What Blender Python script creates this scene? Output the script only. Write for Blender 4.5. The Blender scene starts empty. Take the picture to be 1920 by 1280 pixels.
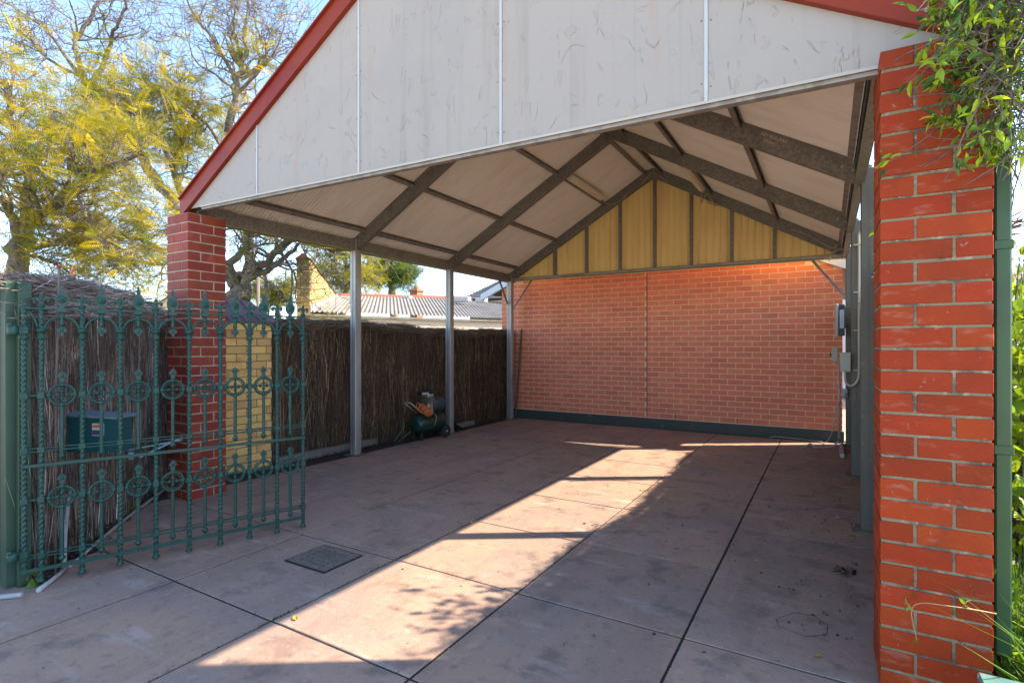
import bpy, math, random
import numpy as np
from mathutils import Vector, Matrix

R = random.Random(7)
NP = np.random.RandomState(7)
C = bpy.context.scene.collection
scene = bpy.context.scene

# ---------------------------------------------------------------- camera, world, sun, exposure
YAW = 0.5344
CAM_H = 1.389
cam_data = bpy.data.cameras.new('camera')
cam_data.sensor_width = 36
cam_data.lens = 1000 / 1920 * 36
cam_data.shift_y = 7.6 / 1920
cam_data.clip_end = 400
cam = bpy.data.objects.new('camera', cam_data)
cam.location = (0, 0, CAM_H)
cam.rotation_euler = (math.radians(90), 0, YAW)
C.objects.link(cam)
scene.camera = cam

SUN_EL = math.atan(0.84)
SUN_X, SUN_Y = 0.837, 0.547            # horizontal direction towards the sun
world = bpy.data.worlds.new('World')
scene.world = world
world.use_nodes = True
wn = world.node_tree
sky = wn.nodes.new('ShaderNodeTexSky')
sky.sky_type = 'NISHITA'
sky.sun_disc = False
sky.sun_elevation = SUN_EL
sky.sun_rotation = math.atan2(SUN_X, SUN_Y)
sky.air_density = 0.85
sky.dust_density = 0.3
sky.ozone_density = 2.2
bg = wn.nodes['Background']
bg.inputs['Strength'].default_value = 0.110
hsv = wn.nodes.new('ShaderNodeHueSaturation')
hsv.inputs['Saturation'].default_value = 1.0
wn.links.new(sky.outputs[0], hsv.inputs['Color'])
wn.links.new(hsv.outputs[0], bg.inputs['Color'])

sun_data = bpy.data.lights.new('sun', 'SUN')
sun_data.energy = 2.8
sun_data.angle = math.radians(0.6)
sun_data.color = (1.0, 0.86, 0.68)
sun = bpy.data.objects.new('sun', sun_data)
d = Vector((SUN_X * math.cos(SUN_EL), SUN_Y * math.cos(SUN_EL), math.sin(SUN_EL)))
sun.rotation_euler = d.to_track_quat('Z', 'Y').to_euler()
sun.location = d * 30
C.objects.link(sun)

scene.view_settings.view_transform = 'Standard'
scene.view_settings.look = 'None'
scene.view_settings.gamma = 1
scene.view_settings.use_curve_mapping = False
scene.view_settings.exposure = 2.62
scene.cycles.max_bounces = 12
scene.cycles.diffuse_bounces = 7

# ---------------------------------------------------------------- material helper
def mat(name, col, rough=0.7, metal=0.0, layers=(), bump=None, var=0.0, varmode='obj', trans=0.0,
        stretch=(1, 1, 1), ridge=None, hue=0.0, spec=0.4, attrcol=None, mould=None):
    m = bpy.data.materials.new(name)
    m.use_nodes = True
    nt = m.node_tree
    N, L = nt.nodes, nt.links
    b = N['Principled BSDF']
    b.inputs['Roughness'].default_value = rough
    b.inputs['Metallic'].default_value = metal
    b.inputs['Specular IOR Level'].default_value = spec
    geo = N.new('ShaderNodeNewGeometry')
    def mapped(st):
        mp = N.new('ShaderNodeMapping')
        mp.inputs['Scale'].default_value = st
        L.new(geo.outputs['Position'], mp.inputs['Vector'])
        return mp.outputs[0]
    def noise(scale, st=(1, 1, 1), detail=6, dist=0.0, ro=0.6):
        n = N.new('ShaderNodeTexNoise')
        n.inputs['Scale'].default_value = scale
        n.inputs['Detail'].default_value = detail
        n.inputs['Roughness'].default_value = ro
        n.inputs['Distortion'].default_value = dist
        L.new(mapped(st), n.inputs['Vector'])
        return n.outputs['Fac']
    def ramp(fac, lo, hi):
        r = N.new('ShaderNodeMapRange')
        r.interpolation_type = 'SMOOTHSTEP'
        r.inputs['From Min'].default_value = lo
        r.inputs['From Max'].default_value = hi
        L.new(fac, r.inputs['Value'])
        return r.outputs['Result']
    def math_(op, a, bb):
        q = N.new('ShaderNodeMath'); q.operation = op
        for i, v in enumerate((a, bb)):
            if isinstance(v, (int, float)): q.inputs[i].default_value = v
            else: L.new(v, q.inputs[i])
        return q.outputs[0]
    rgb = N.new('ShaderNodeRGB'); rgb.outputs[0].default_value = (*col, 1)
    cur = rgb.outputs[0]
    if attrcol:
        at = N.new('ShaderNodeAttribute'); at.attribute_name = attrcol
        mx = N.new('ShaderNodeMix'); mx.data_type = 'RGBA'; mx.blend_type = 'MULTIPLY'
        mx.inputs['Factor'].default_value = 1
        L.new(cur, mx.inputs['A']); L.new(at.outputs['Color'], mx.inputs['B'])
        cur = mx.outputs['Result']
    for ly in layers:
        c2, sc, lo, hi, amt = ly[:5]
        st = ly[5] if len(ly) > 5 else stretch
        f = ramp(noise(sc, st), lo, hi)
        f = math_('MULTIPLY', f, amt)
        mx = N.new('ShaderNodeMix'); mx.data_type = 'RGBA'
        L.new(f, mx.inputs['Factor']); L.new(cur, mx.inputs['A'])
        mx.inputs['B'].default_value = (*c2, 1)
        cur = mx.outputs['Result']
    if mould:      # dirt rising from an edge: (axis, level, reach, slope_in_x, colour, amount)
        sep = N.new('ShaderNodeSeparateXYZ'); L.new(geo.outputs['Position'], sep.inputs[0])
        lvl, reach, slope, x0, mc, amt = mould
        h = math_('SUBTRACT', sep.outputs['Z'], lvl)
        h = math_('SUBTRACT', h, math_('MULTIPLY', math_('SUBTRACT', sep.outputs['X'], x0), slope))
        k = math_('MULTIPLY', noise(7, (1, 1, 1)), reach * 2)
        k2 = math_('SUBTRACT', k, h)
        f = ramp(k2, reach * 0.55, reach * 0.95)
        f = math_('MULTIPLY', f, ramp(noise(40), 0.35, 0.6))
        f = math_('MULTIPLY', f, amt)
        mx = N.new('ShaderNodeMix'); mx.data_type = 'RGBA'
        L.new(f, mx.inputs['Factor']); L.new(cur, mx.inputs['A'])
        mx.inputs['B'].default_value = (*mc, 1)
        cur = mx.outputs['Result']
    if var > 0:
        if varmode == 'obj':
            oi = N.new('ShaderNodeObjectInfo'); v = oi.outputs['Random']
        elif varmode == 'island':
            v = geo.outputs['Random Per Island']
        else:
            oi = N.new('ShaderNodeObjectInfo')
            v = math_('FRACT', math_('ADD', oi.outputs['Random'], geo.outputs['Random Per Island']), 0)
        hs = N.new('ShaderNodeHueSaturation')
        L.new(cur, hs.inputs['Color'])
        val = math_('ADD', math_('MULTIPLY', v, 2 * var), 1 - var)
        L.new(val, hs.inputs['Value'])
        if hue:
            v2 = math_('FRACT', math_('MULTIPLY', v, 7.31), 0)
            L.new(math_('ADD', math_('MULTIPLY', v2, 2 * hue), 0.5 - hue), hs.inputs['Hue'])
        cur = hs.outputs['Color']
    L.new(cur, b.inputs['Base Color'])
    nrm = None
    hgt = None
    if bump:
        for bs, st_, dist in (bump if isinstance(bump, list) else [bump]):
            f = math_('MULTIPLY', noise(bs, stretch, 8), dist)
            hgt = f if hgt is None else math_('ADD', hgt, f)
    if ridge:
        sc, wdt, amp = ridge
        n1 = noise(sc, (1, 1, 0.55), 3, 1.2, 0.5)
        a_ = N.new('ShaderNodeMath'); a_.operation = 'ABSOLUTE'
        L.new(math_('SUBTRACT', n1, 0.5), a_.inputs[0])
        rr = math_('SUBTRACT', 1, ramp(a_.outputs[0], 0, wdt))
        msk = ramp(noise(sc * 1.7, (1, 1, 1), 3), 0.48, 0.60)
        f = math_('MULTIPLY', math_('MULTIPLY', rr, msk), amp)
        hgt = f if hgt is None else math_('ADD', hgt, f)
    if hgt is not None:
        bp = N.new('ShaderNodeBump')
        bp.inputs['Strength'].default_value = 1
        bp.inputs['Distance'].default_value = 1
        L.new(hgt, bp.inputs['Height'])
        nrm = bp.outputs[0]
        L.new(nrm, b.inputs['Normal'])
    if trans > 0:
        tr = N.new('ShaderNodeBsdfTranslucent')
        L.new(cur, tr.inputs['Color'])
        ms = N.new('ShaderNodeMixShader')
        ms.inputs[0].default_value = trans
        out = N['Material Output']
        L.new(b.outputs[0], ms.inputs[1]); L.new(tr.outputs[0], ms.inputs[2])
        L.new(ms.outputs[0], out.inputs['Surface'])
    return m

MT = {}
MT['concrete'] = mat('concrete', (0.3311, 0.215, 0.1505), 0.82, layers=[
    ((0.2322, 0.172, 0.1462), 0.9, 0.42, 0.62, 0.7), ((0.3612, 0.2236, 0.1634), 2.3, 0.5, 0.7, 0.6),
    ((0.129, 0.0989, 0.086), 4, 0.52, 0.68, 0.65), ((0.4128, 0.3268, 0.2838), 3.0, 0.57, 0.70, 0.5, (0.5, 2.2, 1)),
    ((0.43, 0.3956, 0.3698), 34, 0.68, 0.76, 0.5), ((0.086, 0.0645, 0.0559), 60, 0.66, 0.74, 0.5),
    ((0.2322, 0.1462, 0.1118), 1.6, 0.5, 0.6, 0.4, (2, 0.5, 1)), ((0.1634, 0.1204, 0.0946), 17, 0.54, 0.66, 0.45), ((0.3956, 0.301, 0.2322), 23, 0.58, 0.68, 0.4), ((0.1118, 0.0817, 0.0645), 2.7, 0.62, 0.72, 0.3, (1.4, 0.7, 1))],
    bump=[(9, 1, 0.006), (70, 1, 0.0022), (300, 1, 0.0008)], var=0.07, spec=0.3)
MT['yard'] = mat('yard', (0.50, 0.41, 0.30), 0.95, layers=[((0.33, 0.3, 0.2), 1.2, 0.45, 0.6, 0.7)], bump=[(12, 1, 0.01)])
MT['bounce_pale'] = mat('bounce_concrete', (0.64, 0.54, 0.43), 0.9, layers=[((0.56, 0.47, 0.37), 1.5, 0.45, 0.6, 0.7)], bump=[(40, 1, 0.004)])  # colour kept pale so the added ground throws light back
MT['bed'] = mat('bed', (0.20, 0.18, 0.09), 0.95, layers=[((0.10, 0.08, 0.05), 8, 0.45, 0.6, 0.7)], bump=[(20, 1, 0.02)])
MT['tendril'] = mat('tendril', (0.40, 0.27, 0.12), 0.5)
MT['dirt'] = mat('dirt', (0.03, 0.022, 0.018), 0.95, layers=[((0.06, 0.045, 0.035), 14, 0.5, 0.65, 0.6)], bump=[(30, 1, 0.02)])
MT['brick_red'] = mat('brick_red', (0.3096, 0.0387, 0.0086), 0.55, layers=[
    ((0.2408, 0.03268, 0.01032), 3, 0.45, 0.62, 0.6), ((0.344, 0.0473, 0.01032), 8, 0.5, 0.7, 0.5),
    ((0.5332, 0.3612, 0.2924), 90, 0.69, 0.76, 0.7), ((0.3612, 0.1462, 0.0946), 9, 0.56, 0.72, 0.55, (1, 1, 3)), ((0.129, 0.0258, 0.0129), 6, 0.60, 0.72, 0.5), ((0.516, 0.344, 0.258), 30, 0.66, 0.74, 0.35),
    ((0.1032, 0.0301, 0.0258), 120, 0.68, 0.74, 0.6)],
    bump=[(14, 1, 0.005), (50, 1, 0.002), (160, 1, 0.0014)], var=0.15, hue=0.0025, spec=0.15)
MT['brick_left'] = mat('brick_left', (0.258, 0.0473, 0.02752), 0.62, layers=[
    ((0.1892, 0.0387, 0.0258), 4, 0.45, 0.62, 0.7), ((0.43, 0.258, 0.215), 100, 0.70, 0.76, 0.6),
    ((0.3612, 0.129, 0.0946), 9, 0.55, 0.75, 0.4)],
    bump=[(14, 1, 0.003), (160, 1, 0.0012)], var=0.13, hue=0.005, spec=0.15)
MT['brick_wall'] = mat('brick_wall', (0.70, 0.215, 0.12), 0.8, layers=[
    ((0.60, 0.18, 0.105), 1.1, 0.42, 0.6, 0.5), ((0.78, 0.29, 0.17), 5, 0.5, 0.7, 0.5),
    ((0.55, 0.33, 0.24), 60, 0.66, 0.75, 0.5)],
    bump=[(20, 1, 0.003), (120, 1, 0.002)], var=0.09, varmode='both', hue=0.004, spec=0.15)
MT['mortar_warm'] = mat('mortar_warm', (0.76, 0.53, 0.37), 0.95, layers=[((0.62, 0.42, 0.28), 30, 0.45, 0.65, 0.6)], bump=[(90, 1, 0.004)])
MT['mortar_grey'] = mat('mortar_grey', (0.235, 0.185, 0.11), 0.95, layers=[((0.09, 0.072, 0.054), 12, 0.48, 0.62, 0.8), ((0.45, 0.387, 0.297), 25, 0.56, 0.68, 0.6)], bump=[(70, 1, 0.006)])
MT['mortar_left'] = mat('mortar_left', (0.42, 0.32, 0.22), 0.95, layers=[((0.2, 0.15, 0.1), 20, 0.5, 0.65, 0.7)], bump=[(90, 1, 0.004)])
MT['brick_yellow'] = mat('brick_yellow', (0.78, 0.50, 0.17), 0.85, layers=[((0.66, 0.33, 0.10), 5, 0.5, 0.66, 0.8), ((0.82, 0.6, 0.28), 9, 0.5, 0.7, 0.5)], bump=[(60, 1, 0.003)], var=0.17, varmode='both', hue=0.01, spec=0.2)
MT['parapet_brick'] = mat('parapet_brick', (0.46, 0.31, 0.13), 0.9, layers=[((0.36, 0.22, 0.09), 3, 0.5, 0.66, 0.7), ((0.16, 0.13, 0.09), 1.4, 0.56, 0.70, 0.7, (3, 3, .4))], bump=[(60, 1, 0.003)], var=0.15, varmode='island', spec=0.1)
MT['mortar_dark'] = mat('mortar_dark', (0.22, 0.17, 0.12), 0.95, bump=[(70, 1, 0.004)])
MT['galv'] = mat('galvanised', (0.25, 0.235, 0.205), 0.5, 0.2, layers=[
    ((0.14, 0.128, 0.11), 38, 0.44, 0.60, 0.7), ((0.34, 0.32, 0.28), 60, 0.58, 0.68, 0.5), ((0.15, 0.13, 0.11), 5, 0.5, 0.62, 0.5)], bump=[(120, 1, 0.0006)])
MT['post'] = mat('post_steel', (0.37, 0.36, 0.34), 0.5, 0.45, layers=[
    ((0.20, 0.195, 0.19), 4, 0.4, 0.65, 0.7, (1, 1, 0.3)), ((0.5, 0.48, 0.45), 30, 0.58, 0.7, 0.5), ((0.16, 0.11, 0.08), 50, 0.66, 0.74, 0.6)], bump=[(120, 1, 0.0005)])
MT['post_shade'] = mat('post_shade', (0.13, 0.118, 0.09), 0.5, 0.3, layers=[((0.09, 0.09, 0.085), 4, 0.4, 0.65, 0.7, (1, 1, 0.3)), ((0.25, 0.24, 0.2), 30, 0.6, 0.7, 0.4)])  # post steel again, darker: the right row's shade is in the colour
MT['purlin'] = mat('purlin_steel', (0.29, 0.265, 0.23), 0.6, 0.15, layers=[((0.17, 0.155, 0.135), 12, 0.45, 0.6, 0.7)])
MT['roof_in'] = mat('roof_sheet_cream', (0.88, 0.82, 0.72), 0.6, 0.0, layers=[
    ((0.78, 0.70, 0.6), 1.6, 0.45, 0.65, 0.6, (1, 3, 1)), ((0.7, 0.61, 0.51), 5, 0.58, 0.75, 0.45, (0.4, 5, 0.4))])
MT['gold'] = mat('gold_sheet', (0.95, 0.72, 0.29), 0.5, 0.05, layers=[((0.84, 0.58, 0.22), 2.5, 0.45, 0.65, 0.5, (2, 1, 0.4))])
MT['barge'] = mat('barge_red', (0.22, 0.032, 0.012), 0.5, 0.0, layers=[((0.1804, 0.0164, 0.01312), 2, 0.45, 0.6, 0.6), ((0.41, 0.0984, 0.0738), 60, 0.7, 0.76, 0.4)], bump=[(4, 1, 0.004)], spec=0.2)
MT['clad'] = mat('gable_cladding', (0.34, 0.305, 0.26), 0.75, 0.0, layers=[
    ((0.30, 0.275, 0.24), 1.3, 0.45, 0.62, 0.5), ((0.25, 0.22, 0.18), 2.5, 0.52, 0.72, 0.4, (5, 1, .22)), ((0.36, 0.25, 0.18), 2.2, 0.56, 0.72, 0.5, (2.5, 1, 0.35)),
    ((0.26, 0.26, 0.24), 70, 0.69, 0.75, 0.6), ((0.25, 0.25, 0.22), 6, 0.66, 0.78, 0.4, (1.5, 1, 0.6))],
    bump=[(6, 1, 0.004), (35, 1, 0.001)], ridge=(5.0, 0.035, 0.0042),
    mould=(2.63, 0.062, -0.017, -5.1, (0.12, 0.125, 0.105), 0.8))
MT['white'] = mat('white_paint', (0.44, 0.44, 0.42), 0.5, layers=[((0.6, 0.58, 0.53), 8, 0.55, 0.7, 0.4)])
MT['plinth'] = mat('plinth_paint', (0.045, 0.055, 0.045), 0.6, layers=[((0.12, 0.12, 0.10), 9, 0.55, 0.7, 0.6), ((0.3, 0.3, 0.27), 25, 0.66, 0.73, 0.5, (1, 1, 2))], bump=[(40, 1, 0.002)])
MT['gate'] = mat('gate_green', (0.0051, 0.0425, 0.03145), 0.5, 0.0, layers=[((0.0119, 0.068, 0.05525), 20, 0.5, 0.65, 0.6), ((0.0255, 0.051, 0.0425), 5, 0.5, 0.65, 0.5), ((0.085, 0.0425, 0.0255), 45, 0.68, 0.74, 0.6), ((0.34, 0.425, 0.391), 70, 0.72, 0.76, 0.5)], bump=[(60, 1, 0.0012)])
MT['gatepost'] = mat('post_green', (0.0238, 0.05525, 0.0323), 0.45, 0.0, layers=[((0.034, 0.068, 0.0425), 2, 0.45, 0.6, 0.8), ((0.017, 0.0595, 0.0425), 1.5, 0.55, 0.7, 0.7)], bump=[(9, 1, 0.002)])
MT['opener'] = mat('opener_green', (0.012, 0.07, 0.075), 0.4)
MT['arm'] = mat('arm_steel_blue', (0.16, 0.27, 0.33), 0.4, 0.4, layers=[((0.35, 0.4, 0.42), 40, 0.55, 0.66, 0.7)])
MT['brush'] = mat('brush_brown', (0.165, 0.115, 0.075), 0.9, layers=[((0.10, 0.07, 0.05), 3, 0.45, 0.6, 0.5)], attrcol='tint', spec=0.15)
MT['brush_core'] = mat('brush_core', (0.045, 0.03, 0.02), 0.95, layers=[((0.09, 0.06, 0.04), 40, 0.45, 0.6, 0.7, (1, 1, 0.08))], bump=[(60, 1, 0.02)], stretch=(1, 1, 0.06))
MT['wire'] = mat('wire', (0.12, 0.09, 0.07), 0.6, 0.3)
MT['kerb'] = mat('kerb_concrete', (0.187, 0.17, 0.1445), 0.9, layers=[((0.1275, 0.1105, 0.085), 7, 0.48, 0.64, 0.8)], bump=[(30, 1, 0.012), (120, 1, 0.003)])
MT['pvc'] = mat('pvc_white', (0.357, 0.357, 0.3485), 0.45, layers=[((0.2975, 0.2805, 0.238), 9, 0.55, 0.68, 0.7)])
MT['beige'] = mat('beige_plastic', (0.42, 0.38, 0.31), 0.5, layers=[((0.42, 0.37, 0.3), 12, 0.55, 0.7, 0.4)])
MT['diffuser'] = mat('diffuser', (0.82, 0.74, 0.62), 0.5)
MT['black'] = mat('black_plastic', (0.012, 0.012, 0.014), 0.45)
MT['rubber'] = mat('rubber', (0.018, 0.018, 0.018), 0.8)
MT['navy'] = mat('navy_panel', (0.02, 0.028, 0.045), 0.4)
MT['labelwhite'] = mat('label_paper', (0.62, 0.66, 0.68), 0.6, layers=[((0.2, 0.22, 0.26), 160, 0.5, 0.56, 0.9, (1, 1, 2))])
MT['orange'] = mat('orange_print', (0.75, 0.24, 0.05), 0.5)
MT['purple_print'] = mat('dark_print', (0.07, 0.06, 0.10), 0.5)
MT['tank'] = mat('tank_green', (0.010, 0.035, 0.022), 0.3, layers=[((0.02, 0.06, 0.045), 8, 0.5, 0.65, 0.6)])
MT['hose'] = mat('hose_orange', (0.62, 0.16, 0.045), 0.45)
MT['silver'] = mat('cast_alloy', (0.42, 0.40, 0.34), 0.45, 0.6, layers=[((0.6, 0.5, 0.2), 30, 0.58, 0.7, 0.6)])
MT['darkgrey'] = mat('dark_grey_plastic', (0.055, 0.058, 0.056), 0.5)
MT['downpipe'] = mat('downpipe_green', (0.03825, 0.085, 0.02975), 0.4, layers=[((0.0255, 0.05525, 0.0255), 3, 0.5, 0.65, 0.5)])
MT['boxgreen'] = mat('box_green', (0.09, 0.19, 0.15), 0.5, layers=[((0.05, 0.14, 0.12), 12, 0.5, 0.6, 0.7), ((0.5, 0.55, 0.5), 30, 0.62, 0.68, 0.7)])
MT['iron'] = mat('cast_iron', (0.13, 0.105, 0.08), 0.85, 0.0, layers=[((0.2, 0.18, 0.155), 50, 0.5, 0.65, 0.7)], bump=[(120, 1, 0.003)])
MT['purple_metal'] = mat('purple_metal', (0.13, 0.07, 0.085), 0.5, 0.1, layers=[((0.19, 0.12, 0.13), 5, 0.5, 0.7, 0.6)])
MT['bark'] = mat('bark', (0.19, 0.155, 0.12), 0.95, layers=[((0.07, 0.055, 0.045), 12, 0.45, 0.6, 0.8), ((0.36, 0.31, 0.25), 20, 0.56, 0.7, 0.6)], bump=[(30, 1, 0.03)])
MT['bark_dark'] = mat('bark_dark', (0.20, 0.16, 0.13), 0.95, layers=[((0.07, 0.055, 0.045), 6, 0.45, 0.6, 0.7), ((0.32, 0.27, 0.22), 14, 0.56, 0.7, 0.6)], bump=[(20, 1, 0.04)])
MT['leaf'] = mat('leaf', (0.122, 0.125, 0.012), 0.55, trans=0.5, attrcol='tint', spec=0.25)
MT['leaf_vine'] = mat('leaf_vine', (0.10, 0.17, 0.02), 0.4, trans=0.4, attrcol='tint', spec=0.35)
MT['grass'] = mat('grass_blade', (0.10, 0.18, 0.025), 0.6, trans=0.4, attrcol='tint')
MT['lawn'] = mat('lawn', (0.06, 0.14, 0.02), 0.9, layers=[((0.10, 0.2, 0.03), 25, 0.45, 0.6, 0.7)], bump=[(60, 1, 0.03)])
MT['corr_ext'] = mat('weathered_iron', (0.19, 0.175, 0.15), 0.7, 0.0, layers=[((0.10, 0.085, 0.07), 3, 0.5, 0.66, 0.7, (1, 0.4, 1)), ((0.17, 0.11, 0.075), 14, 0.6, 0.72, 0.5)], spec=0.2)
MT['fascia'] = mat('peach_fascia', (0.85, 0.60, 0.42), 0.6, layers=[((0.75, 0.52, 0.36), 2, 0.5, 0.7, 0.5)])
MT['terracotta'] = mat('terracotta', (0.38, 0.14, 0.075), 0.85, layers=[((0.2, 0.13, 0.09), 8, 0.5, 0.66, 0.7)], bump=[(30, 1, 0.01)])
MT['greytile'] = mat('grey_tile', (0.16, 0.155, 0.15), 0.8, layers=[((0.09, 0.09, 0.09), 6, 0.5, 0.66, 0.7)], var=0.15)
MT['greywhite'] = mat('eave_white', (0.66, 0.67, 0.70), 0.6)
MT['weatherboard'] = mat('weatherboard', (0.70, 0.73, 0.72), 0.6, var=0.05)
MT['timber'] = mat('old_timber', (0.13, 0.10, 0.08), 0.9, layers=[((0.25, 0.2, 0.16), 8, 0.5, 0.66, 0.6, (1, 1, 0.2))], bump=[(40, 1, 0.004)])
MT['carpaint'] = mat('car_white', (0.78, 0.78, 0.76), 0.2, spec=0.6)
MT['glass'] = mat('car_glass', (0.02, 0.025, 0.03), 0.05, spec=0.8)
MT['chalk'] = mat('chalk', (0.62, 0.56, 0.42), 0.9)
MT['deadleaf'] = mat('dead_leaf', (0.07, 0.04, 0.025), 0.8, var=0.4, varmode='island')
MT['yleaf'] = mat('yellow_leaf', (0.50, 0.38, 0.05), 0.6, var=0.2, trans=0.2)
MT['paver'] = mat('paver', (0.36, 0.27, 0.24), 0.85, var=0.12, layers=[((0.25, 0.2, 0.18), 10, 0.5, 0.66, 0.6)])
MT['bolt'] = mat('bolt_steel', (0.45, 0.43, 0.40), 0.4, 0.7)

# ---------------------------------------------------------------- object helpers
def setp(o, label=None, cat=None, group=None, kind=None):
    if label: o['label'] = label
    if cat: o['category'] = cat
    if group: o['group'] = group
    if kind: o['kind'] = kind
    return o

def empty(name, loc, label, cat, group=None, rz=0.0):
    o = bpy.data.objects.new(name, None)
    o.location = loc
    o.rotation_euler = (0, 0, rz)
    C.objects.link(o)
    return setp(o, label, cat, group)

def link(name, mesh, parent=None, loc=None, rot=None):
    o = bpy.data.objects.new(name, mesh)
    C.objects.link(o)
    if parent is not None:
        o.parent = parent
        if loc is None:          # geometry given in world space: cancel the parents' transform
            o.matrix_parent_inverse = world_mat(parent).inverted()
    if loc is not None: o.location = loc
    if rot is not None: o.rotation_euler = rot
    return o

def world_mat(o):
    m = Matrix.LocRotScale(o.location, o.rotation_euler, o.scale)
    if o.parent is not None:
        m = world_mat(o.parent) @ o.matrix_parent_inverse @ m
    return m

class MB:
    def __init__(s): s.v = []; s.f = []; s.sm = []
    def add(s, vs, fs, smooth=False):
        k = len(s.v)
        s.v.extend([tuple(p) for p in vs])
        for f in fs:
            s.f.append([i + k for i in f]); s.sm.append(smooth)
        return s
    def box(s, x0, x1, y0, y1, z0, z1, M=None):
        vs = [(x, y, z) for z in (z0, z1) for y in (y0, y1) for x in (x0, x1)]
        if M is not None: vs = [M @ Vector(p) for p in vs]
        return s.add(vs, [(0, 2, 3, 1), (4, 5, 7, 6), (0, 1, 5, 4), (2, 6, 7, 3), (0, 4, 6, 2), (1, 3, 7, 5)])
    def bbox(s, x0, x1, y0, y1, z0, z1, b=0.003, M=None):   # box with chamfered edges
        xs = (x0, x1); ys = (y0, y1); zs = (z0, z1)
        vs = []; idx = {}
        for i in (0, 1):
            for j in (0, 1):
                for k in (0, 1):
                    for a in range(3):
                        p = [xs[i], ys[j], zs[k]]
                        for c, q in enumerate((i, j, k)):
                            if c != a: p[c] += b if q == 0 else -b
                        idx[(i, j, k, a)] = len(vs); vs.append(p)
        F = []
        for a in range(3):
            o = [c for c in range(3) if c != a]
            for s_ in (0, 1):
                q = []
                for (m_, n_) in ((0, 0), (1, 0), (1, 1), (0, 1)):
                    t = [0, 0, 0]; t[a] = s_; t[o[0]] = m_; t[o[1]] = n_
                    q.append(idx[(*t, a)])
                if (s_ == 0) == (a != 1): q.reverse()
                F.append(q)
        for a in range(3):       # edges along axis a
            o = [c for c in range(3) if c != a]
            for m_ in (0, 1):
                for n_ in (0, 1):
                    t0 = [0, 0, 0]; t0[o[0]] = m_; t0[o[1]] = n_
                    t1 = list(t0); t1[a] = 1
                    q = [idx[(*t0, o[0])], idx[(*t1, o[0])], idx[(*t1, o[1])], idx[(*t0, o[1])]]
                    if (m_ == n_) == (a != 1): q.reverse()
                    F.append(q)
        for i in (0, 1):
            for j in (0, 1):
                for k in (0, 1):
                    q = [idx[(i, j, k, 0)], idx[(i, j, k, 1)], idx[(i, j, k, 2)]]
                    if (i + j + k) % 2 == 0: q.reverse()
                    F.append(q)
        if M is not None: vs = [M @ Vector(p) for p in vs]
        return s.add(vs, F)
    def prism(s, prof, p0, p1, up=(0, 0, 1), cap=True, smooth=False):
        """sweep a closed 2D profile (side, up) from p0 to p1"""
        p0 = Vector(p0); p1 = Vector(p1); d = (p1 - p0).normalized()
        up = Vector(up); side = d.cross(up).normalized(); u2 = side.cross(d).normalized()
        n = len(prof)
        vs = [p0 + side * a + u2 * b for a, b in prof] + [p1 + side * a + u2 * b for a, b in prof]
        fs = [(i, (i + 1) % n, n + (i + 1) % n, n + i) for i in range(n)]
        if cap: fs += [tuple(range(n))[::-1], tuple(range(n, 2 * n))]
        return s.add(vs, fs, smooth)
    def tube(s, pts, r, n=8, cap=True, smooth=True):
        pts = [Vector(p) for p in pts]
        if isinstance(r, (int, float)): r = [r] * len(pts)
        vs = []; ref = None
        for i, p in enumerate(pts):
            a = pts[max(i - 1, 0)]; b = pts[min(i + 1, len(pts) - 1)]
            d = (b - a).normalized()
            if ref is None: ref = Vector((0, 0, 1)) if abs(d.z) < 0.9 else Vector((1, 0, 0))
            x = d.cross(ref).normalized(); y = x.cross(d).normalized(); ref = y
            for k in range(n):
                t = 2 * math.pi * k / n
                vs.append(p + (x * math.cos(t) + y * math.sin(t)) * r[i])
        fs = []
        for i in range(len(pts) - 1):
            for k in range(n):
                k2 = (k + 1) % n
                fs.append((i * n + k, i * n + k2, (i + 1) * n + k2, (i + 1) * n + k))
        base = len(s.v)
        s.add(vs, fs, smooth)
        if cap:
            s.f.append([base + k for k in range(n)][::-1]); s.sm.append(False)
            m = base + (len(pts) - 1) * n
            s.f.append([m + k for k in range(n)]); s.sm.append(False)
        return s
    def lathe(s, prof, c=(0, 0, 0), n=12, M=None, smooth=True):
        """prof: (radius, z)"""
        vs = []
        for r, z in prof:
            for k in range(n):
                t = 2 * math.pi * k / n
                vs.append(Vector((c[0] + r * math.cos(t), c[1] + r * math.sin(t), c[2] + z)))
        if M is not None: vs = [M @ v for v in vs]
        fs = [(i * n + k, i * n + (k + 1) % n, (i + 1) * n + (k + 1) % n, (i + 1) * n + k) for i in range(len(prof) - 1) for k in range(n)]
        base = len(s.v)
        s.add(vs, fs, smooth)
        s.f.append([base + k for k in range(n)][::-1]); s.sm.append(False)
        m = base + (len(prof) - 1) * n
        s.f.append([m + k for k in range(n)]); s.sm.append(False)
        return s
    def ring(s, c, r, rt, n=24, m=6, axis='y', flat=1.0):
        vs = []
        for i in range(n):
            t = 2 * math.pi * i / n
            for k in range(m):
                q = 2 * math.pi * k / m
                rr = r + rt * math.cos(q); h = rt * flat * math.sin(q)
                if axis == 'y': vs.append((c[0] + rr * math.cos(t), c[1] + h, c[2] + rr * math.sin(t)))
                elif axis == 'z': vs.append((c[0] + rr * math.cos(t), c[1] + rr * math.sin(t), c[2] + h))
                else: vs.append((c[0] + h, c[1] + rr * math.cos(t), c[2] + rr * math.sin(t)))
        fs = [(i * m + k, i * m + (k + 1) % m, ((i + 1) % n) * m + (k + 1) % m, ((i + 1) % n) * m + k) for i in range(n) for k in range(m)]
        return s.add(vs, fs, True)
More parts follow.
